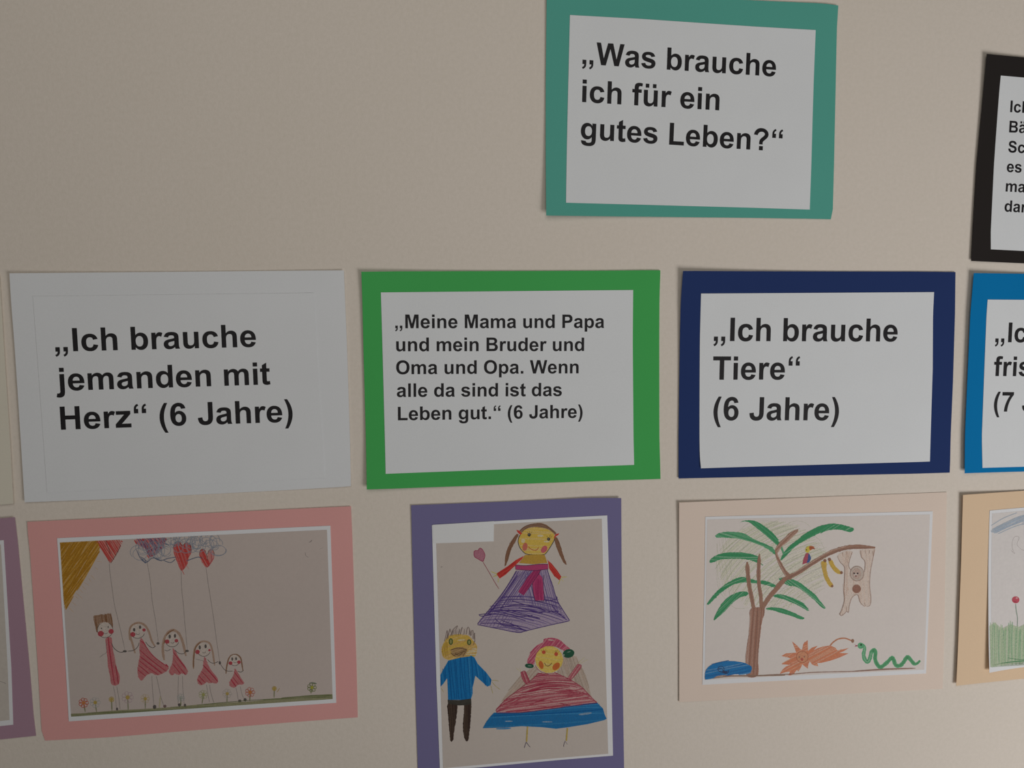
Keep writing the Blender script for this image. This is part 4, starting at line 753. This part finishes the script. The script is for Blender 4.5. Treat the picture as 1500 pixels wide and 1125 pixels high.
A.stroke([(1140, 857), (1160, 844), (1185, 829), (1205, 817), (1230, 806.5), (1255, 802.5), (1275, 803)], 2.2, brd); A.stroke([(1162, 840), (1188, 824), (1215, 808), (1240, 800)], 1.2, brw)
A.stroke([(1150, 847), (1140, 860), (1129, 872), (1119.5, 886), (1114, 897)], 6.5, br_, .8); A.stroke([(1094.5, 823), (1095.4, 839), (1097.5, 858), (1101, 875), (1105, 897)], 5.8, br_, .25); A.stroke([(1112.5, 811), (1111.2, 839), (1112, 858), (1114.5, 874), (1115.5, 896)], 5.4, br_, .2)
A.stroke([(1112, 822), (1111, 850), (1113.5, 875)], 1.3, brd); A.stroke([(1095, 830), (1098, 860), (1103, 885)], 1.4, brd)
tk = [(1099.9, 892), (1119.5, 892), (1115.5, 914), (1112.5, 940), (1110.5, 965), (1110, 989), (1094.3, 990), (1092, 965), (1093.5, 950), (1096.5, 930), (1098.3, 910)]
A.poly(tk, P_((.40, .185, .125), .88, .4)); A.hatch(tk, 94, 1.9, 1.3, [brd, P_((.46, .24, .17), .6, .5), brw], jit=.3)
A.stroke([(1032.6, 995.4), (1045, 992), (1060, 989.5), (1098, 990.5), (1130, 988.4), (1160, 987.4), (1190, 985), (1222, 984), (1250, 983.4), (1290, 981.2), (1320, 979.8), (1341, 979)], 1.3, brd, .6); A.stroke([(1036, 994.5), (1070, 990.5), (1120, 989.5), (1150, 989)], 1.8, P_((.28, .16, .10), .7, .5)); A.stroke([(1252, 983), (1300, 979.7), (1340, 979)], 1.3, brd); A.end('tree_trunk_drawing', 'brown palm trunk and branches')
A.begin(True); A.tr(960, 940, 9.375); wt_ = [(685, 515), (690, 400), (760, 322), (900, 276), (1050, 265), (1200, 285), (1290, 320), (1325, 360), (1280, 440), (1100, 448), (880, 462), (780, 500)]
A.poly(wt_, P_((.012, .20, .50), .92, .3)); A.hatch(wt_, -12, 2.6, 1.4, [P_((.008, .15, .42), .8, .4), P_((.04, .28, .55), .6, .5)], drop=.25, jit=0); fi = P_((.05, .07, .15), .85)
A.ring((900, 375), 4.4, 4.2, .9, fi); A.stroke([(850, 375), (905, 365), (935, 400), (985, 405), (1020, 388)], .9, fi); A.stroke([(870, 400), (930, 425), (980, 440), (1010, 400)], 1, fi); A.dot((955, 415), 3.4, 1.8, fi, 15); A.dot((885, 372), .7, .7, fi); A.end('pond_drawing', 'blue pond with a small fish')
A.begin(True); A.tr(1120, 755, 10.714)   # toucan and bananas
A.poly([(640, 530), (662, 492), (720, 480), (745, 500), (715, 550), (682, 588), (645, 572)], P_((.76, .60, .08), .9)); A.poly([(700, 488), (760, 482), (792, 532), (760, 522), (715, 550), (700, 530)], P_((.55, .16, .06), .9)); A.stroke([(705, 512), (750, 512), (790, 532)], .9, P_((.3, .06, .05), .9))
A.poly([(645, 590), (692, 590), (680, 680), (668, 745), (640, 755), (590, 772), (610, 680)], P_((.50, .09, .14), .9), smooth=False); A.poly([(690, 598), (718, 635), (725, 690), (700, 732), (662, 745), (678, 680)], P_((.05, .11, .33), .9)); A.dot((658, 540), .9, .9, dk); A.end('toucan_drawing', 'small drawn bird with yellow head on the branch')
bn = P_((.70, .46, .07), .92, .35); bnt = P_((.32, .15, .09), .9)
for t, tips in (([(28, 312), (95, 310), (100, 430), (138, 540), (190, 628), (165, 660), (118, 620), (62, 500), (38, 400)], (((78, 293), 2.4), ((178, 642), 1.9))), ([(130, 300), (180, 290), (222, 370), (300, 448), (295, 476), (230, 462), (160, 380)], (((140, 276), 2.4), ((305, 457), 2.2)))):
    A.begin(True); A.tr(1200, 790, 9.375); A.poly(t, bn); A.hatch(t, 65, 2, 1, [P_((.6, .36, .04), .6, .5)], drop=.3)
    for c, r in tips: A.dot(c, r, r, bnt)
    A.end('banana_drawing')
A.begin(True); A.tr(1200, 790, 9.375)    # sloth
so = P_((.33, .20, .155), .7, .5); bo_ = [(250, 232), (330, 170), (440, 165), (415, 290), (410, 380), (440, 470), (600, 470), (628, 380), (620, 300), (575, 230), (565, 150), (760, 130), (740, 250), (705, 430), (692, 640), (708, 800), (698, 900), (650, 925), (610, 915), (560, 860), (535, 770), (505, 760), (450, 800), (415, 900), (402, 1003), (375, 990), (340, 1025), (300, 1048), (280, 1030), (312, 960), (345, 830), (335, 700), (350, 500), (345, 380), (285, 310)]
A.poly(bo_, P_((.62, .49, .41), .5, .4)); A.hatch(bo_, 86, 4.5, 2, [P_((.56, .41, .33), .35, .5)], drop=.2); A.hatch([(350, 170), (430, 170), (405, 320), (400, 700), (345, 830), (355, 400)], 92, 2.6, 2, [P_((.48, .31, .23), .4, .5)], smooth=False)
for a in ([(250, 232), (285, 310), (345, 380), (350, 500), (336, 700), (345, 830), (312, 960), (280, 1030), (300, 1050), (340, 1025), (375, 990), (400, 1005), (415, 900), (450, 800), (505, 760), (535, 772), (560, 860), (610, 915), (625, 925)], [(650, 925), (698, 902), (710, 800), (692, 640), (702, 450), (740, 250), (762, 130)], [(455, 170), (412, 300), (410, 385), (470, 460)], [(568, 150), (578, 240), (628, 310), (620, 450)], [(630, 150), (632, 192)], [(690, 148), (685, 192)], [(320, 178), (324, 225)], [(372, 165), (378, 210)], [(620, 870), (635, 920)], [(735, 160), (742, 235)], [(372, 920), (378, 990)]): A.stroke(a, 1, so)
A.dot((518, 470), 9.8, 10.6, P_((.62, .52, .45), .7, .3)); A.ring((518, 470), 10, 10.8, 1, so); A.dot((512, 470), 6, 7.5, P_((.50, .33, .27), .55, .5)); A.ring((512, 470), 6.2, 7.8, .7, P_((.4, .25, .2), .5))
for c in ((477, 465), (526, 466)): A.dot(c, 1.2, 1.2, dk)
A.dot((500, 488), 2.4, 1.6, P_((.75, .68, .62), .7)); A.dot((502, 502), 1.5, 1.4, P_((.35, .15, .13), .8)); A.dot((512, 680), 6.4, 6.4, P_((.36, .17, .12), .9)); A.end('sloth_drawing', 'drawn pale brown animal hanging from the branch')
A.begin(); A.tr(1130, 920, 10.714); og = P_((.74, .255, .13), .88, .4)   # lion
ln = [(325, 205), (400, 270), (465, 342), (482, 330), (500, 250), (570, 185), (576, 362), (600, 340), (640, 308), (725, 278), (660, 350), (720, 320), (800, 290), (920, 275), (1000, 305), (1040, 350), (1215, 315), (1130, 365), (1062, 388), (1210, 400), (1080, 458), (930, 512), (780, 545), (720, 550), (737, 596), (690, 592), (640, 575), (600, 520), (585, 560), (570, 636), (520, 600), (482, 570), (465, 612), (425, 682), (400, 652), (355, 722), (310, 742), (265, 740), (290, 680), (220, 690), (130, 722), (170, 650), (235, 600), (300, 578), (155, 570), (200, 532), (310, 480), (240, 458), (155, 440), (230, 400), (390, 388)]
A.poly(ln, og, smooth=False, rough=.3); A.hatch(ln, -28, 2, 1.2, [P_((.62, .18, .08), .55, .5), P_((.8, .38, .22), .5, .5)], smooth=False, drop=.3, jit=0)
A.dot((485, 452), 8.4, 8.2, P_((.72, .33, .19), .85, .3)); A.ring((485, 452), 8.6, 8.4, .9, P_((.5, .16, .08), .8)); A.dot((438, 455), 1.3, 1.3, brd); A.dot((517, 450), 1.2, 1.2, brd); A.dot((480, 490), 1.9, 2.2, P_((.50, .06, .04), .9)); A.dot((480, 486), .7, .6, P_((.8, .5, .45), .9))
A.stroke([(920, 278), (970, 222), (1050, 172), (1150, 160), (1220, 182), (1265, 202)], 2, P_((.62, .24, .12), .85), .8); A.dot((1275, 202), 2.3, 2.9, P_((.36, .19, .12), .9)); A.end('lion_drawing', 'orange drawn lion with spiky mane')
A.begin(); A.tr(1230, 910, 10.714)   # snake
sn = [(330, 375), (372, 375), (392, 430), (375, 520), (395, 600), (440, 640), (475, 580), (500, 480), (542, 450), (562, 500), (556, 590), (585, 670), (640, 720), (730, 660), (822, 572), (852, 620), (880, 690), (950, 695), (1005, 640), (1058, 560), (1100, 590), (1170, 668), (1222, 658), (1262, 615)]
A.stroke(sn, 5.6, P_((.11, .44, .20), .9, .35), .5); A.stroke(sn[3:], 2.4, P_((.06, .33, .13), .7, .5)); A.stroke(sn[1:8], 1.8, P_((.22, .54, .32), .6, .5)); A.dot((330, 385), 4.8, 4.6, P_((.13, .46, .22), .92)); A.dot((335, 370), 1.5, 1.5, P_((.02, .09, .03), .95)); tg = P_((.45, .08, .14), .9)
A.stroke([(282, 385), (235, 370)], .9, tg); A.stroke([(282, 387), (232, 402)], .9, tg); A.dot((262, 384), 1.6, .9, tg); A.end('snake_drawing', 'green drawn snake with a forked tongue')

# ---- tan card, cut by the right edge
TR, BR = world_quad_from_left((1407.1, 724), (1397.6, 1002.5), top=(1500, 718.4))
S = Sheet('drawing_card', 'tan card with drawn green grass and a red flower, cut off by the right edge', 'card', ART,
          (1407.1, 724), TR+(0,), BR+(0,), (1397.6, 1002.5), dict(base=.4, left=3.2, tl=.2, top=.15))
wl = wpl([(1407.1, 724), (1404.8, 820), (1400.5, 940), (1397.6, 1002.5)])
S.panel('backing_card', paper_mat('tan_card', (.82, .605, .41), .8, .06), [wl[0], TR], [TR, BR], [wl[-1], BR], wl, 0, THK, inwall=True)
ri, rb = world_quad_from_left((1447, 747), (1442.9, 981.8), w=.248, top=(1500, 742.7)); wl = wpl([(1447, 747), (1444.9, 820), (1443.2, 940), (1442.9, 981.8)])
curl = lambda u, v: 4.2*(1-u)**9*v**2.2
p = S.panel('print_sheet', PHOTO, [wl[0], ri], [ri, rb], [wl[-1], rb], wl, UP1, .12*MM, inwall=True, extra=curl, nu=40)
def pq(u, v):
    a, b, c, e = wl[0], ri, rb, wl[-1]; return tuple((1-u)*(1-v)*a[k]+u*(1-v)*b[k]+u*v*c[k]+(1-u)*v*e[k] for k in (0, 1))
q4 = [pq(.012, .02), pq(.985, .02), pq(.985, .965), pq(.012, .965)]
S.panel('picture_ground', paper_mat('printed_ground_light', (.74, .69, .665), .7, .15, .035, .05, 300), [q4[0], q4[1]], [q4[1], q4[2]], [q4[3], q4[2]], [q4[0], q4[3]], UPP, .02*MM, p, inwall=True, nu=40,
        extra=lambda u, v: curl(.012+.973*u, .02+.945*v))
class CurlArt(Art):
    def map(s, pt, d):
        q = super().map(pt, d); u = (pt[0]-1445)/340; v = (pt[1]-745)/237; return (q[0], q[1]-curl(min(1, max(0, u)), min(1, max(0, v)))*MM, q[2])
A = CurlArt(S, p, [(1448.7, 751.4), (1790, 735), (1778, 957), (1447.2, 975.8)], UPP+.08*MM)
A.begin()
for a, w_ in (([(1452, 779), (1468, 771), (1482, 764), (1505, 757), (1560, 748), (1640, 752), (1720, 770)], 5), ([(1453, 776), (1475, 765), (1500, 755), (1560, 743)], 2), ([(1456, 781), (1480, 770), (1510, 761), (1580, 752)], 2.5), ([(1452, 770), (1470, 759), (1490, 751)], 1.4), ([(1462, 782), (1490, 770), (1520, 764)], 1.4)): A.stroke(a, w_, P_((.33, .43, .53), .6, .5))
A.hatch([(1452, 778), (1480, 762), (1520, 750), (1525, 760), (1490, 768), (1460, 782)], -24, 2, 1.4, [P_((.38, .45, .52), .5, .5), P_((.24, .36, .50), .5, .5)], smooth=False); A.end('sky_drawing', 'blue crayon band across the sky')
A.begin(); A.stroke([(1487, 811), (1483, 803), (1483, 793), (1487, 786), (1493, 787), (1490, 797), (1494, 803), (1500, 806), (1507, 798), (1502, 786)], .7, P_((.38, .36, .36), .55, .5)); A.stroke([(1481, 806), (1486, 811)], .7, pencil); A.end('cloud_drawing', 'faint pencil swirl')
A.begin(); gs = [(1447.5, 916), (1456, 911), (1466, 920), (1480, 914), (1492, 918), (1505, 912), (1540, 915), (1600, 908), (1680, 906), (1784, 900), (1778, 956.5), (1447.3, 975.6)]
A.poly(gs, P_((.40, .52, .32), .6, .6), smooth=False); A.hatch(gs, 92, 2.2, 1.7, [P_((.22, .44, .22), .6, .6), P_((.34, .50, .28), .5, .6), P_((.12, .38, .17), .6, .6)], smooth=False, jit=6); A.stroke([(1450, 973), (1480, 969), (1530, 966), (1700, 956)], 1.6, P_((.07, .26, .11), .75, .5)); A.stroke([(1475, 963), (1500, 966), (1530, 962)], 1, P_((.07, .26, .11), .7, .5)); A.end('grass_drawing', 'green crayon grass')
A.begin(); A.stroke([(1487.5, 884), (1488, 893), (1490, 905), (1489.5, 918)], 1.2, P_((.26, .34, .27), .8, .4)); A.dot((1487.5, 878.5), 5.6, 5.2, P_((.60, .08, .12), .9)); A.stroke([(1484, 880), (1490, 883)], 1, P_((.4, .03, .07), .8)); A.dot((1489, 876), 1.6, 1.1, P_((.8, .45, .45), .7)); A.end('flower_drawing', 'red flower on a thin stem')

# ---- mauve card, cut by the left edge
a = wall_point(22.8, 757); b = wall_point(53.3, 1076.9); t = wall_point(0, 758.8); d = math.hypot(t[0]-a[0], t[1]-a[1]); ux, uz = (t[0]-a[0])/d, (t[1]-a[1])/d
TLc, BLc = (a[0]+ux*.297, a[1]+uz*.297), (b[0]+ux*.297, b[1]+uz*.297)
S = Sheet('drawing_card', 'mauve card cut off by the left edge, beside the pink card', 'card', ART, TLc+(0,), a+(0,), b+(0,), BLc+(0,), dict(base=.5, right=.5, top=.6))
wr = wpl([(22.8, 757), (26.5, 790), (44.3, 980), (49.5, 1045), (53.3, 1076.9)])
S.panel('backing_card', paper_mat('mauve_card', (.44, .275, .35), .8, .06), [TLc, a], wr, [BLc, b], [TLc, BLc], 0, THK, inwall=True)
a2, b2 = wall_point(6.6, 790.5), wall_point(20.3, 1060.7); TL2, BL2 = (a2[0]+ux*.25, a2[1]+uz*.25), (b2[0]+ux*.25, b2[1]+uz*.25)
p = S.panel('print_sheet', PHOTO, [TL2, a2], [a2, wall_point(17.6, 980), b2], [BL2, b2], [TL2, BL2], UP1, .12*MM, inwall=True)
a3, b3 = wall_point(2.6, 797), wall_point(15, 1053.8); TL3, BL3 = (a3[0]+ux*.242, a3[1]+uz*.242), (b3[0]+ux*.242, b3[1]+uz*.242)
S.panel('picture_ground', paper_mat('printed_ground_grey', (.62, .56, .50), .7, .15, .035, .05, 300), [TL3, a3], [a3, wall_point(12.4, 980), b3], [BL3, b3], [TL3, BL3], UPP, .02*MM, p, inwall=True)
A = Art(S, p, [(-300, 812), (2.6, 797), (15, 1053.8), (-285, 1075)], UPP+.04*MM)
A.begin(); A.stroke([(-20, 1001), (-6, 998), (3, 999), (9, 1001.5)], .9, P_((.3, .28, .26), .6)); A.end('pencil_mark')
